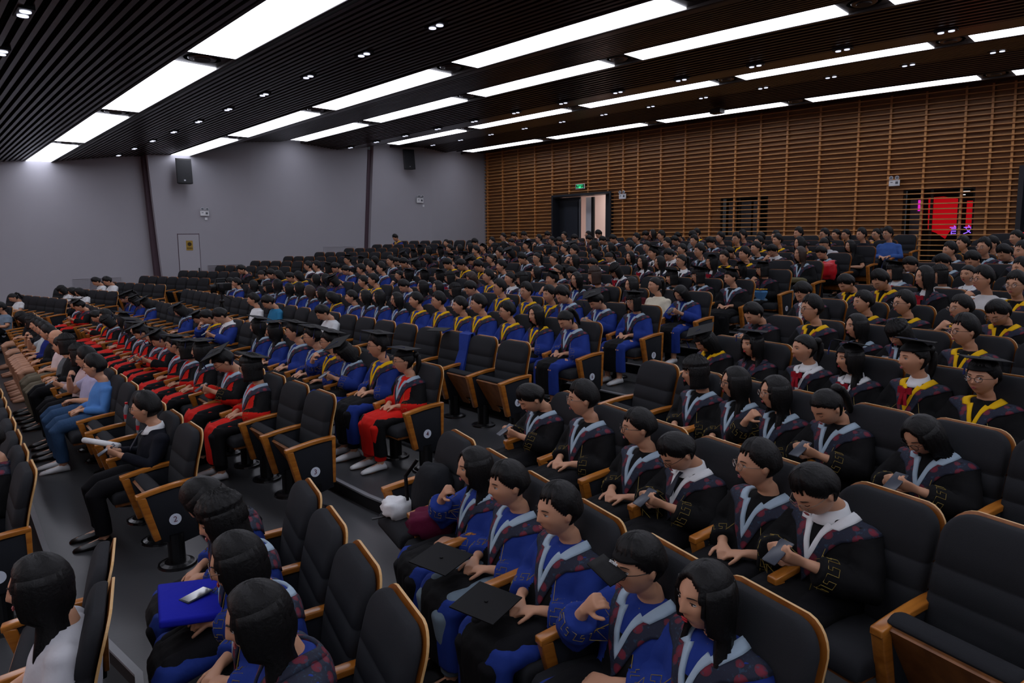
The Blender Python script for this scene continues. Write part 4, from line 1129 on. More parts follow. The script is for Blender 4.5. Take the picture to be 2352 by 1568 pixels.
def make_hood():
    inner = [(0, -.3, .765), (.034, -.3, .82), (.060, -.25, .865), (.078, -.05, .92), (.085, .07, .945), (.055, .17, .935), (0, .2, .925)]
    mid = [(0, -.3, .700), (.062, -.3, .775), (.102, -.25, .842), (.125, -.04, .898), (.128, .085, .915), (.075, .2, .90), (0, .26, .885)]
    outer = [(0, -.3, .615), (.115, -.3, .715), (.165, -.22, .785), (.205, -.05, .855), (.205, .10, .87), (.14, .26, .80), (0, .32, .74)]
    bv = GB['lap']
    def proj_(p, off):
        p = Vector(p); ax = Vector((0, .085, min(p.z, .80) if abs(p.y-.085) < .15 else p.z-.02))
        d = (ax-p).normalized(); h = bv.ray_cast(p+ (p-ax).normalized()*.2, d)
        return (h[0]+ -d*off) if h[0] is not None else p
    def spline(P, n=22):
        out = []
        for i in range(n+1):
            t = i/n*(len(P)-1); k = min(int(t), len(P)-2); f = t-k
            p0, p1, p2, p3 = (Vector(P[max(0, k-1)]), Vector(P[k]), Vector(P[k+1]), Vector(P[min(len(P)-1, k+2)]))
            out.append(.5*((2*p1)+(-p0+p2)*f+(2*p0-5*p1+4*p2-p3)*f*f+(-p0+3*p1-3*p2+p3)*f**3))
        return out
    res = []
    for A, B, o1, o2, m in ((inner, mid, .013, .012, 3), (mid, outer, .010, .007, 5)):
        sa, sb = spline(A), spline(B); mb = MB(); full = [(sa[i], sb[i], 1) for i in range(len(sa))]
        seq = [(a, b) for a, b, _ in full]+[(Vector((-a.x, a.y, a.z)), Vector((-b.x, b.y, b.z))) for a, b, _ in reversed(full)][1:-1]
        rings = []
        for a, b in seq:
            top = [proj_(a.lerp(b, j/m), o1+(o2-o1)*j/m) for j in range(m+1)]; bot = [proj_(a.lerp(b, j/m), -.004) for j in range(m, -1, -1)]
            rings.append([tuple(v) for v in top+bot])
        rings.append(rings[0]); mb.rings(rings, cap=False); res.append(mb)
    return res[0].mesh('hood_edge', M_gry, True), res[1].mesh('hood_band', M_flo, True)
HOOD_IN, HOOD_OUT = make_hood()
def make_cuff(pose):
    P = POSE[pose]; mb = MB()
    for i, s in enumerate((1, -1)):
        b, c = Vector(P['e'][i]), Vector(P['w'][i]); d = (c-b).normalized(); u = d.cross(Vector((0, 0, 1))).normalized(); v = d.cross(u)
        pat = [(0, 0), (0, 1), (.6, 1), (.6, .35), (.3, .35), (.3, .6)]
        pts = []
        for r in range(7):
            a0 = r*2*PI/7
            pts += [(a0, .0), (a0, .05), (a0+.5, .05), (a0+.5, .018), (a0+.27, .018), (a0+.27, .0)]
        L = []
        for a, t in pts+[pts[0]]:
            q = b.lerp(c, .74)-d*t+Vector((0, 0, -.012)); o = q+(u*math.cos(a)+v*math.sin(a))*.14
            h = GB[pose].ray_cast(o, (q-o).normalized()); 
            if h[0] is not None: L.append(h[0]-(q-o).normalized()*.002)
        mb.tube(L, .0018, 4)
    return mb.mesh('cuff_trim', M_gold)
CUFF = {p: make_cuff(p) for p in POSE}
def make_shirt(pose, long):
    P = POSE[pose]; mb = MB(); torso(mb, .99)
    for i, s in enumerate((1, -1)):
        a, b, c = Vector((s*.165, .085, .84)), Vector(P['e'][i]), Vector(P['w'][i])
        if long: mb.tube([a, a.lerp(b, .5), b, b.lerp(c, .5), b.lerp(c, .88)], [.066, .062, .056, .048, .040], 12)
        else: mb.tube([a, a.lerp(b, .35), a.lerp(b, .62)], [.068, .068, .070], 12)
    me = remesh(mb, 'shirt', .0115, 4, [M_wht]); 
    from mathutils import noise
    for v in me.vertices: v.co += v.normal*noise.noise(Vector((v.co.x*18, v.co.y*14, v.co.z*12)))*.004
    return me
SHIRT = {(p, l): make_shirt(p, l) for p in POSE for l in (False, True)}
def make_trousers():
    mb = MB(); mb.ell((0, .04, .49), (.185, .13, .095), 16, 8)
    for s in (1, -1):
        kx = s*.115
        mb.tube([(s*.09, .04, .50), (kx, -.18, .52), (kx, -.37, .50), (kx, -.42, .46), (kx, -.405, .36), (kx*.95, -.385, .22), (kx*.95, -.38, .11)], [.098, .09, .077, .073, .068, .064, .062], 14)
    me = remesh(mb, 'trousers', .013, 3, [M_trk]); return me
TROU = make_trousers()
sh = MB()
for s in (1, -1):
    kx = s*.11; sh.rings([[(kx+w_*math.cos(a), y, .008+max(0, h*(1+math.sin(a))/2)) for a in (2*PI*j/14 for j in range(14))] for y, w_, h in ((-.325, .03, .05), (-.345, .042, .085), (-.40, .046, .085), (-.47, .047, .065), (-.54, .046, .05), (-.59, .036, .035), (-.605, .018, .02))])
SHOES = sh.mesh('shoes', M_shoe, True)
# hair, in the head's own frame
def hair_mesh(style):
    rr = random.Random(hash(style) % 99); off = .016 if style != 's' else .014; mb = MB()
    R = head_surface(60, 44, 0.0); nu = 60; nv = 44; outer = []; keep = []
    for j, r in enumerate(R):
        row = []; kp = []
        for i, v in enumerate(r):
            th = 2*PI*i/nu; front = math.cos(th)   # 1 at the face
            az = min(th, 2*PI-th)
            jag = .006*math.sin(az*23)+.004*math.sin(az*41+1)
            if style in ('s',): line = .060+jag*1.5 if az < .70 else (.055-(az-.70)*.075 if az < 1.45 else (-.004 if az < 1.8 else -.055))
            elif style == 'l': line = (.078-.0*az if az < .18 else .078-(az-.18)*.045) if az < .62 else .058-(az-.62)*.42
            elif style == 'b': line = .030+jag*.6 if az < .72 else .030-(az-.72)*.38
            else: line = .066-az*.01 if az < .8 else (.058-(az-.8)*.07 if az < 1.45 else (.0 if az < 1.8 else -.07))
            lump = 1+.25*math.sin(i*2.1+j*.9)*math.sin(j*.7+i*.3)
            t = (off+ (.010 if v.z > .06 and style in 'sb' else 0))*lump*(.75+.5*max(0, (v.z+.02)/.12))
            if style == 's': t = (.004+.018*max(0, min(1, (v.z-line)/.055)))*(.8+.2*lump)+.006*max(0, (v.z-.06)/.05)
            if style == 'p': t = .008+.003*lump
            if style == 'l': t = .012+.004*lump
            t *= min(1, max(.35, (v.z-line)/.012))
            L = v.length; row.append(v*(1+t/L)); kp.append(v.z > line)
        outer.append(row); keep.append(kp)
    vs = [tuple(v) for r in outer for v in r]+[tuple(v*.97) for r in R for v in r]; n = nu*(nv+1); fs = []
    cell = [[all((keep[j][i], keep[j][(i+1) % nu], keep[j+1][i], keep[j+1][(i+1) % nu])) for i in range(nu)] for j in range(nv)]
    for j in range(nv):
        for i in range(nu):
            if not cell[j][i]: continue
            a = j*nu+i; b = j*nu+(i+1) % nu; fs.append((a, b, b+nu, a+nu)); fs.append((a+n, a+nu+n, b+nu+n, b+n))
            if not cell[j][(i-1) % nu]: fs.append((a, a+nu, a+nu+n, a+n))
            if not cell[j][(i+1) % nu]: fs.append((b, b+n, b+nu+n, b+nu))
            if j == 0 or not cell[j-1][i]: fs.append((a, a+n, b+n, b))
            if j == nv-1 or not cell[j+1][i]: fs.append((a+nu, b+nu, b+nu+n, a+nu+n))
    mb.add(vs, fs)
    if style in 'lb':
        zb = -.30 if style == 'l' else -.115; rings = []; n2 = 34
        a0 = .95 if style == 'l' else .80
        for q in range(13):
            z = .062+(zb-.062)*q/12; ring_o = []; ring_i = []
            fl = .90+.12*min(1, q/3.5)+.08*max(0, (q-4)/8)+(.06*math.sin(q*.8) if style == 'l' else (-.05*q/12))
            tk = .020 if style == 'l' else .016
            if q == 12: tk *= .4
            for i in range(n2+1):
                az = a0+(2*PI-2*a0)*i/n2; rx, ry = .083*fl, (.098 if q < 5 else .092)*fl; w_ = .004*math.sin(i*2.7+q*.5)
                x, y = rx*math.sin(az), -ry*math.cos(az)*(1.0)
                if style == 'l' and q > 5: y = y*.62 + .02 - (.035 if abs(x) > .06 else 0)*(q-5)/7
                L = math.hypot(x, y) or 1; ring_o.append((x*(1+(tk/2+w_)/L), y*(1+(tk/2+w_)/L), z)); ring_i.append((x*(1-tk/2/L), y*(1-tk/2/L), z))
            rings.append(ring_o+ring_i[::-1])
        mb.rings(rings)
    if style == 'p':
        mb.ell((0, .118, .055), (.035, .035, .035), 12, 8); mb.tube([(0, .12, .055), (0, .145, .03), (0, .145, -.04), (0, .13, -.12), (0, .12, -.17)], [.016, .024, .028, .022, .005], 10)
    me = mb.mesh('hair', M_hair, True); return me
HAIR = {s: hair_mesh(s) for s in 'slbp'}
def cap_meshes():
    mb = MB(); R = head_surface(40, 36, 0); keep = [r for r in R if r[0].z > .040]
    rings = [[tuple(Vector((v.x*1.20, v.y*1.17+.004, v.z+.012))) for v in r] for r in keep]
    rings = rings[::1]; mb.rings(rings, cap=True); crown = mb
    M_ = Matrix.Translation((0, .012, .128))@Matrix.Rotation(-.16, 4, 'X')@Matrix.Rotation(PI/4, 4, 'Z')
    b = MB(); b.box(-.122, .122, -.122, .122, 0, .006, xf=lambda v: tuple(M_@Vector(v))); 
    t = MB(); t.disc(tuple(M_@Vector((0, 0, .006))), .009, .006, 10); t.tube([M_@Vector((0, 0, .010)), M_@Vector((-.06, -.05, .009)), M_@Vector((-.123, -.10, .005)), M_@Vector((-.128, -.103, -.05))], .0018, 5); t.tube([M_@Vector((-.128, -.103, -.05)), M_@Vector((-.128, -.103, -.11))], [.004, .007], 8)
    return crown.mesh('cap_crown', M_cap, True), b.mesh('cap_board', M_cap), t.mesh('tassel', mat('tassel_thread', '#141c4a', .7))
CAPC, CAPB, TAS = cap_meshes()
def glasses_mesh(m):
    mb = MB(); 
    for s in (1, -1):
        c = Vector((s*.032, -.1015, .006)); n = 18
        mb.tube([c+Vector((.0215*math.cos(a), .004*abs(math.cos(a)) if s*math.cos(a) > 0 else 0, .0185*math.sin(a))) for a in (2*PI*j/n for j in range(n+1))], .0016, 5)
        mb.tube([(s*.053, -.098, .012), (s*.074, -.06, .012), (s*.080, .0, .008), (s*.079, .02, .0)], .0016, 5)
        mb.disc((s*.032, -.1018, .006), .020, .0006, 16, 1, axis='y')
    mb.tube([(-.0105, -.103, .010), (0, -.106, .012), (.0105, -.103, .010)], .0015, 5)
    return mb.mesh('glasses', [m, M_lens], True)
M_lens = bpy.data.materials.new('clear_lens'); M_lens.use_nodes = True; nt = M_lens.node_tree; nt.nodes.clear()
o_ = nt.nodes.new('ShaderNodeOutputMaterial'); mx = nt.nodes.new('ShaderNodeMixShader'); mx.inputs[0].default_value = .12; t_ = nt.nodes.new('ShaderNodeBsdfTransparent'); g_ = nt.nodes.new('ShaderNodeBsdfGlossy'); g_.inputs['Roughness'].default_value = .05
nt.links.new(t_.outputs[0], mx.inputs[1]); nt.links.new(g_.outputs[0], mx.inputs[2]); nt.links.new(mx.outputs[0], o_.inputs[0])
GLAS = [glasses_mesh(M_rim), glasses_mesh(M_gold2)]
tb = MB()
for s in (1, -1): tb.rings([[(s*x, -.105+y, z) for y, z in ((-.008, .865-h), (.008, .865-h), (.008, .865+h), (-.008, .865+h))] for x, h in ((.0, .012), (.03, .026), (.052, .024))])
tb.box(-.013, .013, -.118, -.1, .85, .88); 
for s in (1, -1): tb.rings([[(s*.012-w_, y, z), (s*.012+w_, y, z), (s*.012+w_, y+.006, z), (s*.012-w_, y+.006, z)] for w_, y, z in ((.010, -.112, .86), (.018, -.128, .80), (.024, -.13, .755))])
BOW = tb.mesh('bow_tie', M_crim)
tt = MB(); tt.rings([[(-w_, y, z), (w_, y, z), (w_, y+.008, z), (-w_, y+.008, z)] for w_, y, z in ((.014, -.03, .915), (.010, -.06, .89), (.022, -.125, .78), (.004, -.13, .755))])
TIE = tt.mesh('necktie', mat('tie_dark', '#141828', .5))
cl = MB(); cl.rings([[(r*1.02*math.cos(a), .07+r*math.sin(a)-.012*max(0, -math.sin(a))*k, z+.018*math.sin(a)) for a in (2*PI*j/24 for j in range(24))] for r, z, k in ((.064, .955, 0), (.074, .925, 1), (.085, .90, 2), (.080, .898, 2), (.060, .95, 0))])
COLLAR = cl.mesh('shirt_collar', M_wht, True)
ph_ = MB(); ph_.box(-.036, .036, -.004, .004, -.073, .073); PHONE = bevel(ph_.mesh('phone', mat('phone_case', '#3a3e48', .3)), .004, 2)
ps = MB(); ps.box(-.032, .032, .0042, .0048, -.066, .066); PSCR = ps.mesh('screen', mat('phone_screen', '#0c1018', .1, .6))
bc = MB(); R = [r for r in head_surface(40, 36, 0) if r[0].z > .035]
bc.rings([[tuple(Vector((v.x*1.17, v.y*1.15+.006, v.z*1.04+.010))) for v in r] for r in R]); BCC = bc.mesh('cap_crown', M_cap, True)
br_ = MB(); br_.rings([[(x, y, z), (x, y-.0, z-.005), ] for x, y, z in ()] or [[(-.07*c_, -.10-d_, .050-.012*(1-c_)-d_*.25) for c_ in (1, .5, 0, -.5, -1)]+[(-.07*c_, -.10-d_, .044-.012*(1-c_)-d_*.25) for c_ in (-1, -.5, 0, .5, 1)] for d_ in (0, .03, .06, .075)]); BCB = br_.mesh('cap_brim', M_cap, True)
COLM = {'B': (M_blue, M_blk, M_blue), 'K': (M_blk, M_blk, M_blk), 'R': (M_red, M_red, M_blk)}
HN = {'g': ('grey', M_gry), 'y': ('yellow', M_yel), 'w': ('white', M_wht), 'r': ('grey', M_gry), 'n': ('', M_flo)}
HAIRN = {'s': 'short dark hair', 'l': 'long dark hair', 'b': 'bobbed dark hair', 'p': 'tied-back dark hair', 'x': 'shaved head'}
NUMW = ['zero', 'one', 'two', 'three', 'four', 'five', 'six', 'seven', 'eight', 'nine', 'ten', 'eleven', 'twelve', 'thirteen', 'fourteen', 'fifteen']
def wherep(b, n, k):
    return {'M': 'centre row %s, %s from numbered end', 'R': 'right block row %s, %s from aisle', 'L': 'far left row %s, %s from aisle'}[b] % (NUMW[n], ordn[k+1])
def casual_name(c):
    r, g, b = [int(c[i:i+2], 16) for i in (1, 3, 5)]
    if min(r, g, b) > 150: return 'white top' if max(r, g, b)-min(r, g, b) < 26 else 'pale top'
    if max(r, g, b) < 50: return 'dark top'
    if b > r+25: return 'blue top'
    if r > g+30: return 'dark red top'
    return 'grey top'
def obj_slot(o, mats):
    for i, m in enumerate(mats): o.material_slots[i].link = 'OBJECT'; o.material_slots[i].material = m
NPH = 0
for pi, (b, n, k, sx, dh, gown, hood, hair, fl) in enumerate(PEOPLE):
    x, y, a, z = seat(b, n, k); fx, fy = math.sin(a), -math.cos(a); rnd = random.Random(pi*13+5)
    x += math.cos(a)*sx; y += math.sin(a)*sx; fwd = .20+(.14 if 'F' in fl else 0)
    p = W3((x+fx*fwd, y+fy*fwd, z)); dist = math.hypot(p.x, p.y)
    hk = 'dn' if 'd' in fl else ('fl' if rnd.random() < (.8 if b != 'L' else .3) else 'ff')
    if b == 'R' and n <= 5 and 'd' not in fl: hk = 'fl' if n > 3 else 'ff'
    pose = 'phone' if ('phone' in fl or ('d' in fl and rnd.random() < .35)) else ('chin' if 'h' in fl else 'lap')
    fem = hair in 'lbp'; casual = gown.startswith('T'); red = fem and rnd.random() < .5
    sz = 1+max(-.09, min(.07, dh/1.08)); sw = .95 if fem else 1.0
    if b == 'M' and n == 6 and k == 3: sw = 1.12
    o = bpy.data.objects.new('person', body(pose, hk, red)); COL.objects.link(o); o.location = p; o.rotation_euler = (0, 0, a+rnd.uniform(-.05, .05)); o.scale = (sw, (sw+1)/2, sz)
    if 'F' in fl: o.rotation_euler = (.16, 0, a)
    ttl = ('black' if gown == 'K' else 'blue' if gown == 'B' else 'red and black')+' gown' if not casual else casual_name(gown[1:])
    if 'suit' in fl: ttl = 'navy suit and tie'
    bits = ['person in', ttl]
    if hood != 'n' and not casual: bits.append('with %s collar' % HN[hood][0])
    bits.append(('and cap' if 'c' in fl else HAIRN[hair] if not ('k' in fl) else 'and baseball cap'))
    if 'o' in fl: bits.append('glasses')
    lab = ' '.join(bits)+', '+wherep(b, n, k)
    if len(lab.split()) > 16: lab = lab.replace(' with %s collar' % HN[hood][0], ' %s collar' % HN[hood][0]).replace('dark hair', 'hair').replace(' and black', '').replace(' numbered end', ' end')
    while len(lab.split()) > 16: lab = lab.replace(' collar', '', 1) if ' collar' in lab else lab.rsplit(' ', 1)[0]
    tag(o, lab, 'person', 'seated audience')
    HM = head_matrix(*HEADS[hk])
    if not casual:
        g = inst('gown', GOWN[pose], o); obj_slot(g, COLM[gown])
        h1 = inst('hood_band', HOOD_OUT, o)
        if hood != 'n' : h2 = inst('hood_edge', HOOD_IN, o); obj_slot(h2, [HN[hood][1]])
        else: h2 = inst('hood_edge', HOOD_IN, o); obj_slot(h2, [M_flo])
        if dist < 9: inst('cuff_trim', CUFF[pose], o)
    else:
        c = gown[1:]; sm = M_wht if c == '#b9bec2' else cloth('shirt_'+c[1:], c)
        s_ = inst('shirt', SHIRT[(pose, c in ('#070a16', '#4a7ab8', '#10206a', '#0b0b0e', '#b8a0a0', '#3a5a9a', '#d9d2bc', '#4a1018'))], o); obj_slot(s_, [sm])
    if dist < 13 or k <= 2:
        t = inst('trousers', TROU, o); tm = M_trk
        if casual: tm = M_jean if c in ('#4a7ab8', '#a8a4c0') else (cloth('khaki', '#6a6252') if c in ('#c9b5b5', '#55585c') else M_trk)
        if (b, n, k) == ('R', 3, 2): tm = cloth('grey_jean', '#6a7a86')
        if (b, n, k) == ('M', 10, 0) or (b, n, k) == ('M', 11, 0): tm = cloth('grey_jean', '#6a7a86')
        bare = fem and b == 'M' and k == 0 and 5 < n < 9
        if (b, n, k) == ('M', 4, 0): tm = M_red
        if bare: bpy.data.objects.remove(t)
        else: obj_slot(t, [tm])
        s2 = inst('shoes', SHOES, o); obj_slot(s2, [M_shoe if (b, n, k) in (('M', 4, 0), ('M', 7, 0), ('M', 3, 2)) or rnd.random() < .3 else M_shod])
    if hair != 'x':
        h = inst('hair', HAIR[hair], o, HM)
        if hair == 's': h.matrix_local = HM@Matrix.Diagonal((1, 1, 1+rnd.uniform(-.02, .10), 1))@Matrix.Rotation(rnd.uniform(-.06, .06), 4, 'X')
        if 'n' in fl: obj_slot(h, [M_hairb])
    if 'c' in fl: inst('cap_crown', CAPC, o, HM); inst('cap_board', CAPB, o, HM@Matrix.Rotation(rnd.uniform(-.15, .1), 4, 'X')@Matrix.Rotation(rnd.uniform(-.2, .2), 4, 'Z')); inst('tassel', TAS, o, HM)
    if 'k' in fl: inst('cap_crown', BCC, o, HM); inst('cap_brim', BCB, o, HM)
    if 'o' in fl: inst('glasses', GLAS[rnd.random() < .4], o, HM)
    if 'r' in fl or ('t' in fl and False): inst('bow_tie', BOW, o)
    if 'tie' in fl or 't' in fl or 'suit' in fl: inst('necktie', TIE, o)
    if hood == 'w' or 'suit' in fl or 'r' in fl or 'tie' in fl: inst('shirt_collar', COLLAR, o)
    if pose == 'phone':
        q = Matrix.Translation(p)@Matrix.Rotation(a, 4, 'Z')@Matrix.Diagonal((1, 1, sz, 1))@Matrix.Translation((0, -.30, .80))@Matrix.Rotation(-1.05, 4, 'X')
        r = bpy.data.objects.new('phone', PHONE); COL.objects.link(r); r.matrix_world = q; inst('screen', PSCR, r)
        tag(r, 'phone held by the person in '+wherep(b, n, k), 'phone', 'phones in hands')
# ------------------------------------------------------------------ loose things
def seatpt(b, n, k, dx=0, dy=0, dz=0):
    x, y, a, z = seat(b, n, k); q = Matrix.Rotation(a, 3, 'Z')@Vector((dx, dy, 0)); fx, fy = math.sin(a)*.22, -math.cos(a)*.22
    p = W3((x+fx, y+fy, z)); return Vector((p.x+q.x, p.y+q.y, p.z+dz)), a
# video camera on a tripod in front of row five
p, a = seatpt('M', 5, 14, 0, -.45, 0)
tr = empty('tripod', p); tag(tr, 'black tripod carrying the video camera in front of row five', 'tripod')
for i in range(3):
    t = 2*PI*i/3+.4; mb = MB(); mb.tube([(.02*math.cos(t), .02*math.sin(t), 1.02), (.30*math.cos(t), .30*math.sin(t), .01)], [.016, .012], 8); mb.build('leg', M_black, tr)
mb = MB(); mb.tube([(0, 0, .5), (0, 0, 1.2)], .018, 10); mb.ell((0, 0, 1.02), (.05, .05, .04)); mb.build('column', M_black, tr)
mb = MB(); mb.tube([(.02, 0, 1.16), (.25, .16, 1.02)], .010, 8); mb.build('pan_handle', M_black, tr)
vc = empty('video_camera', p+Vector((0, 0, 1.2)), .3); tag(vc, 'black video camera on the tripod among the empty seats', 'camera')
mb = MB(); mb.box(-.07, .07, -.12, .2, .02, .17); bevel(mb.build('camera_body', M_black, vc).data, .015)
mb = MB(); mb.disc((0, -.26, .095), .055, .15, 18, axis='y'); mb.build('lens', M_black, vc)
mb = MB(); mb.tube([(0, -.12, .16), (0, -.1, .25), (0, .1, .25), (0, .16, .16)], .014, 8); mb.build('carry_handle', M_black, vc)
mb = MB(); mb.box(.08, .18, -.10, -.08, .08, .16); mb.build('side_screen', M_dark, vc)
# things left on the aisle seat of right block row three
M_bag = cloth('bag_black', '#15171b')
def blob(name, c, r, m, lab, cat, a=0, k=.25, tilt=0, seed=1):
    from mathutils import noise
    mb = MB(); mb.ell((0, 0, 0), (1, 1, 1), 20, 14); o = mb.build(name, m, None, True)
    for v in o.data.vertices:
        w_ = v.co.copy(); v.co = Vector([math.copysign(abs(q)**.7, q) for q in w_])*(1+k*noise.noise(w_*2.2+Vector((seed, 0, 0)))); v.co = Vector((v.co.x*r[0], v.co.y*r[1], v.co.z*r[2]))
    o.location = c; o.rotation_euler = (tilt, 0, a); tag(o, lab, cat); return o
p, a = seatpt('R', 3, 0, .06, .0, .65); bp = blob('backpack', p, (.17, .11, .19), M_bag, 'black backpack leaning on the empty aisle seat, right block', 'backpack', a, .15, -.25)
mb = MB(); mb.tube([(-.12, -.11, -.12), (-.15, -.15, .05), (-.08, -.12, .19)], .014, 8, flat=.5); mb.build('strap', M_black, bp)
p, a = seatpt('R', 3, 0, -.10, -.20, .52); hat = blob('cap', p, (.10, .10, .07), M_wht, 'white cap lying beside the black backpack', 'cap', a, .3)
mb = MB(); mb.box(-.012, .012, -.18, -.08, -.05, -.045); mb.build('strap', M_black, hat)
p, a = seatpt('R', 3, 1, -.19, -.12, .56); blob('bag', p, (.10, .16, .09), cloth('magenta_bag', '#5a1230'), 'magenta cloth bag wedged beside the black backpack', 'bag', a, .3)
# drink bottles standing on centre row two
bt = []
for i, (k, c) in enumerate(((4, 'third bottle, farthest from the suited person'), (3, 'middle bottle of the three'), (2, 'bottle nearest the suited person'))):
    p, a = seatpt('M', 2, k, .28, .13, .66); r = empty('bottle', p, a); tag(r, 'clear drink bottle with red cap, centre row two, '+c, 'bottle', 'drink bottles')
    mb = MB(); mb.rings([[(rr*math.cos(t), rr*math.sin(t), z) for t in (2*PI*j/14 for j in range(14))] for z, rr in ((0, .028), (.01, .031), (.12, .031), (.155, .022), (.175, .012), (.185, .012))]); mb.build('bottle_body', mat('bottle_clear', '#7a8288', .15, .6), r, True)
    mb = MB(); mb.disc((0, 0, .035), .0318, .045, 14); mb.build('label_band', mat('label_red', '#b01828', .5), r)
    mb = MB(); mb.disc((0, 0, .183), .014, .018, 12); mb.build('bottle_cap', mat('cap_red', '#c01820', .4), r)
p, a = seatpt('M', 2, 2, .02, -.20, .68); mb = MB(); mb.tube([(-.30, -.12, 0), (.22, .06, .03)], [.026, .024], 12); o = mb.build('paper_roll', M_wht, None, True); o.location = p; o.rotation_euler = (0, 0, a); tag(o, 'rolled white paper held by the person in the navy suit', 'paper')
# bouquet, bags
p, a = seatpt('M', 10, 0, -.05, -.22, .66); bq = empty('bouquet', p, a); tag(bq, 'bouquet of sunflowers in blue and white paper, row ten aisle seat', 'flowers')
mb = MB(); mb.rings([[(rr*math.cos(t)*(1+.08*math.sin(5*t)), rr*math.sin(t), z) for t in (2*PI*j/20 for j in range(20))] for z, rr in ((-.22, .03), (-.02, .11), (.0, .10))]); mb.build('wrapping', cloth('blue_paper', '#4a7aa8'), bq)
rr_ = random.Random(3)
for i in range(11):
    t = i*2.4; q = .10*math.sqrt(i/11); mb = MB(); c = (q*math.cos(t), q*math.sin(t)-.02, .03)
    for j in range(10): u = 2*PI*j/10; mb.ell((c[0]+.022*math.cos(u), c[1]+.022*math.sin(u), c[2]), (.013, .006, .004), 6, 4, 0, Matrix.Rotation(u, 3, 'Z'))
    mb.ell((c[0], c[1], c[2]+.003), (.013, .013, .006), 8, 5, 1); mb.build('sunflower', [M_yel, M_hairb], bq, True)
p, a = seatpt('M', 12, 0, .05, -.25, .68); blob('plastic_bag', p, (.13, .11, .17), mat('red_plastic', '#c01420', .3, .5), 'red plastic bag in the lap on the row twelve aisle seat', 'bag', a, .4)
p, a = seatpt('M', 9, 0, 0, 0, 0)
p, a = seatpt('M', 11, 0, 0, -.28, .66); blob('handbag', p, (.20, .10, .055), cloth('woven_bag', '#5a543a'), 'flat woven handbag on the lap, row eleven aisle seat', 'bag', a, .15)
p, a = seatpt('R', 2, 1, -.1, -.42, .66); mb = MB(); mb.box(-.20, .20, -.17, .17, -.02, .02); o = mb.build('cloth_bag', cloth('bright_blue_bag', '#1a20a8')); bevel(o.data, .012); o.location = p; o.rotation_euler = (-.12, 0, a); tag(o, 'bright blue folded bag on the lap, right block row two', 'bag')
r = bpy.data.objects.new('phone', PHONE); COL.objects.link(r); r.location = p+Vector((0, 0, .03)); r.rotation_euler = (PI/2, 0, a+.6); tag(r, 'phone lying on the bright blue folded bag', 'phone'); inst('screen', PSCR, r)
for k, n_ in ((2, 'first'), (3, 'second')):
    p, a = seatpt('R', 3, k, -.05, -.34, .645); mb = MB(); mb.box(-.122, .122, -.122, .122, 0, .006); mb.disc((0, 0, .006), .009, .006, 10); o = mb.build('mortarboard', M_cap); o.location = p; o.rotation_euler = (.06, .05, a+.5); tag(o, 'black mortarboard on the knees of the %s short haired person, right row three' % n_, 'cap')
# gown and cap left over the empty seats of row five
p, a = seatpt('M', 5, 2, .28, .06, 0); mb = MB(); mb.rings([[(-.09-.02*math.sin(z*14), y, z), (.09, y+.0, z), (.09, y+.03, z), (-.09-.02*math.sin(z*14), y+.03, z)] for z, y in ((.42, -.03), (.6, .0), (.8, .06), (1.0, .10), (1.015, .16), (.9, .2))])
o = mb.build('gown', M_blue); o.location = p; o.rotation_euler = (0, 0, a); tag(o, 'blue gown hung over an empty row five seat back', 'gown')
mb = MB(); mb.box(-.122, .122, -.122, .122, 0, .006); o = mb.build('mortarboard', M_cap); o.location = p+Vector((-.45, .06, 1.02)); o.rotation_euler = (.05, 0, .5); tag(o, 'black mortarboard lying on the empty row five seat backs', 'cap')
# child in a striped shirt by the lattice wall
q0 = W3((-6.1, 19.2, zrow(15)))
mb = MB(); HMc = Matrix.Translation((0, .02, 1.08))@Matrix.Rotation(PI+.4, 4, 'Z')@Matrix.Scale(.9, 4)
mb.rings([[tuple(HMc@v) for v in r_] for r_ in HEADR]); mb.tube([(0, .01, 1.02), (0, 0, .90)], .045, 12)
mb.rings([[(rx*math.cos(t), ry*math.sin(t), z) for t in (2*PI*j/16 for j in range(16))] for z, rx, ry in ((.52, .12, .09), (.7, .12, .09), (.88, .13, .08), (.93, .06, .05))])
for s in (1, -1):
    mb.tube([(s*.13, 0, .87), (s*.22, .03, .72), (s*.16, .16, .64)], [.045, .035, .024], 10); hand(mb, (s*.16, .16, .64), (-s*.3, .8, .1), (0, 0, 1), s, .5, .8)
    mb.tube([(s*.065, 0, .56), (s*.075, .01, .3), (s*.08, 0, .05)], [.075, .055, .04], 10); mb.tube([(s*.08, -.02, .04), (s*.08, .14, .03)], [.04, .03], 8)
kd = link(bpy.data.objects.new('person', remesh(mb, 'body', .008, 2, [M_skin]))); kd.location = q0; kd.rotation_euler = (0, 0, .25); tag(kd, 'child standing in blue and white striped shirt before the lattice wall', 'person', 'seated audience'); del kd['group']
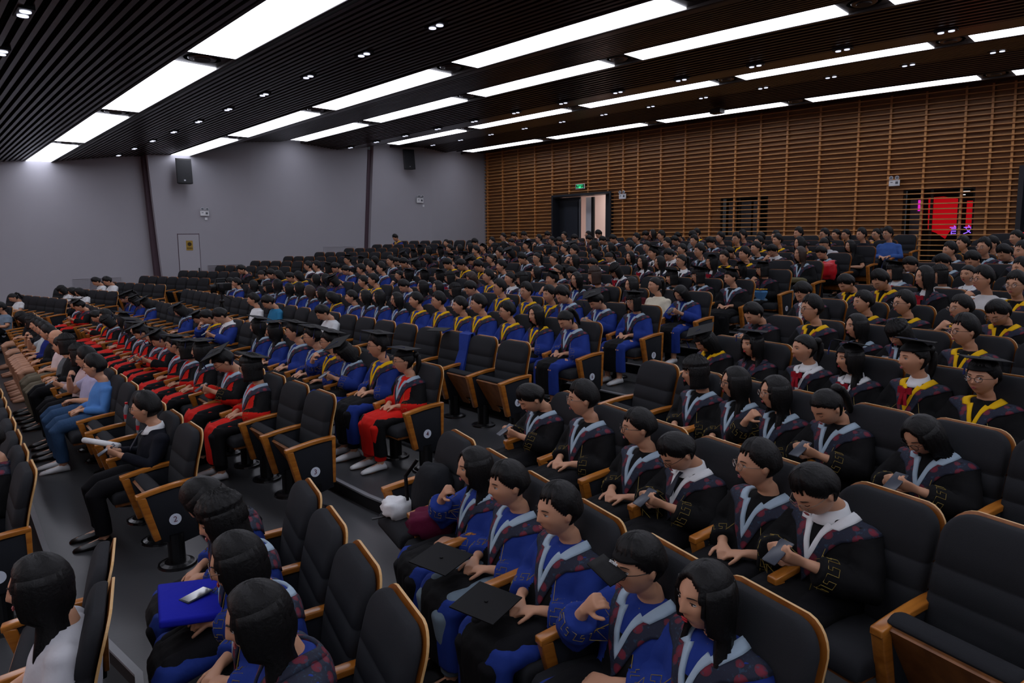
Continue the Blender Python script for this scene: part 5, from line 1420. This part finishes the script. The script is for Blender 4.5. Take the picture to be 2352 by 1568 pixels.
mb = MB(); mb.rings([[(rx*math.cos(t), ry*math.sin(t), z) for t in (2*PI*j/18 for j in range(18))] for z, rx, ry in ((.50, .145, .11), (.7, .14, .105), (.88, .145, .095), (.935, .07, .06))])
for s in (1, -1): mb.tube([(s*.12, 0, .87), (s*.19, .02, .77)], [.06, .055], 10)
m_ = bpy.data.materials.new('striped_shirt'); m_.use_nodes = True; nt = m_.node_tree; tc = nt.nodes.new('ShaderNodeTexCoord'); wv = nt.nodes.new('ShaderNodeTexWave'); wv.bands_direction = 'Z'; wv.inputs['Scale'].default_value = 6.5
cr = nt.nodes.new('ShaderNodeValToRGB'); cr.color_ramp.interpolation = 'CONSTANT'; cr.color_ramp.elements[0].color = srgb('#d0d2d8'); cr.color_ramp.elements[1].color = srgb('#141c48'); cr.color_ramp.elements[1].position = .5
nt.links.new(tc.outputs['Object'], wv.inputs['Vector']); nt.links.new(wv.outputs['Fac'], cr.inputs['Fac']); nt.links.new(cr.outputs['Color'], nt.nodes['Principled BSDF'].inputs['Base Color'])
inst('shirt', remesh(mb, 'shirt', .012, 3, [m_]), kd)
mb = MB(); mb.ell((0, 0, .53), (.13, .10, .08))
for s in (1, -1): mb.tube([(s*.065, 0, .53), (s*.075, .01, .3), (s*.08, 0, .12)], [.09, .075, .06], 12)
inst('trousers', remesh(mb, 'trousers', .012, 3, [cloth('dark_jean', '#2a3438')]), kd); inst('hair', HAIR['s'], kd, HMc)
# white lettering on the baseball cap
for o in list(COL.objects):
    if o.name.startswith('cap_brim') and o.parent:
        me = textmesh('smile', .022, .001); me.materials.append(M_wht); inst('lettering', me, o.parent, head_matrix(*HEADS['ff'])@Matrix.Translation((.02, -.122, .062))@Matrix.Rotation(PI/2-.5, 4, 'X'))
mb = MB(); mb.disc((0, 0, 0), .018, .016, 12); o = mb.build('red_lid', mat('cap_red', '#c01820', .4)); o.location = W3((-6.35, 1.15, zrow(2)+.003)); tag(o, 'small red bottle cap lying on the aisle floor at left', 'cap')
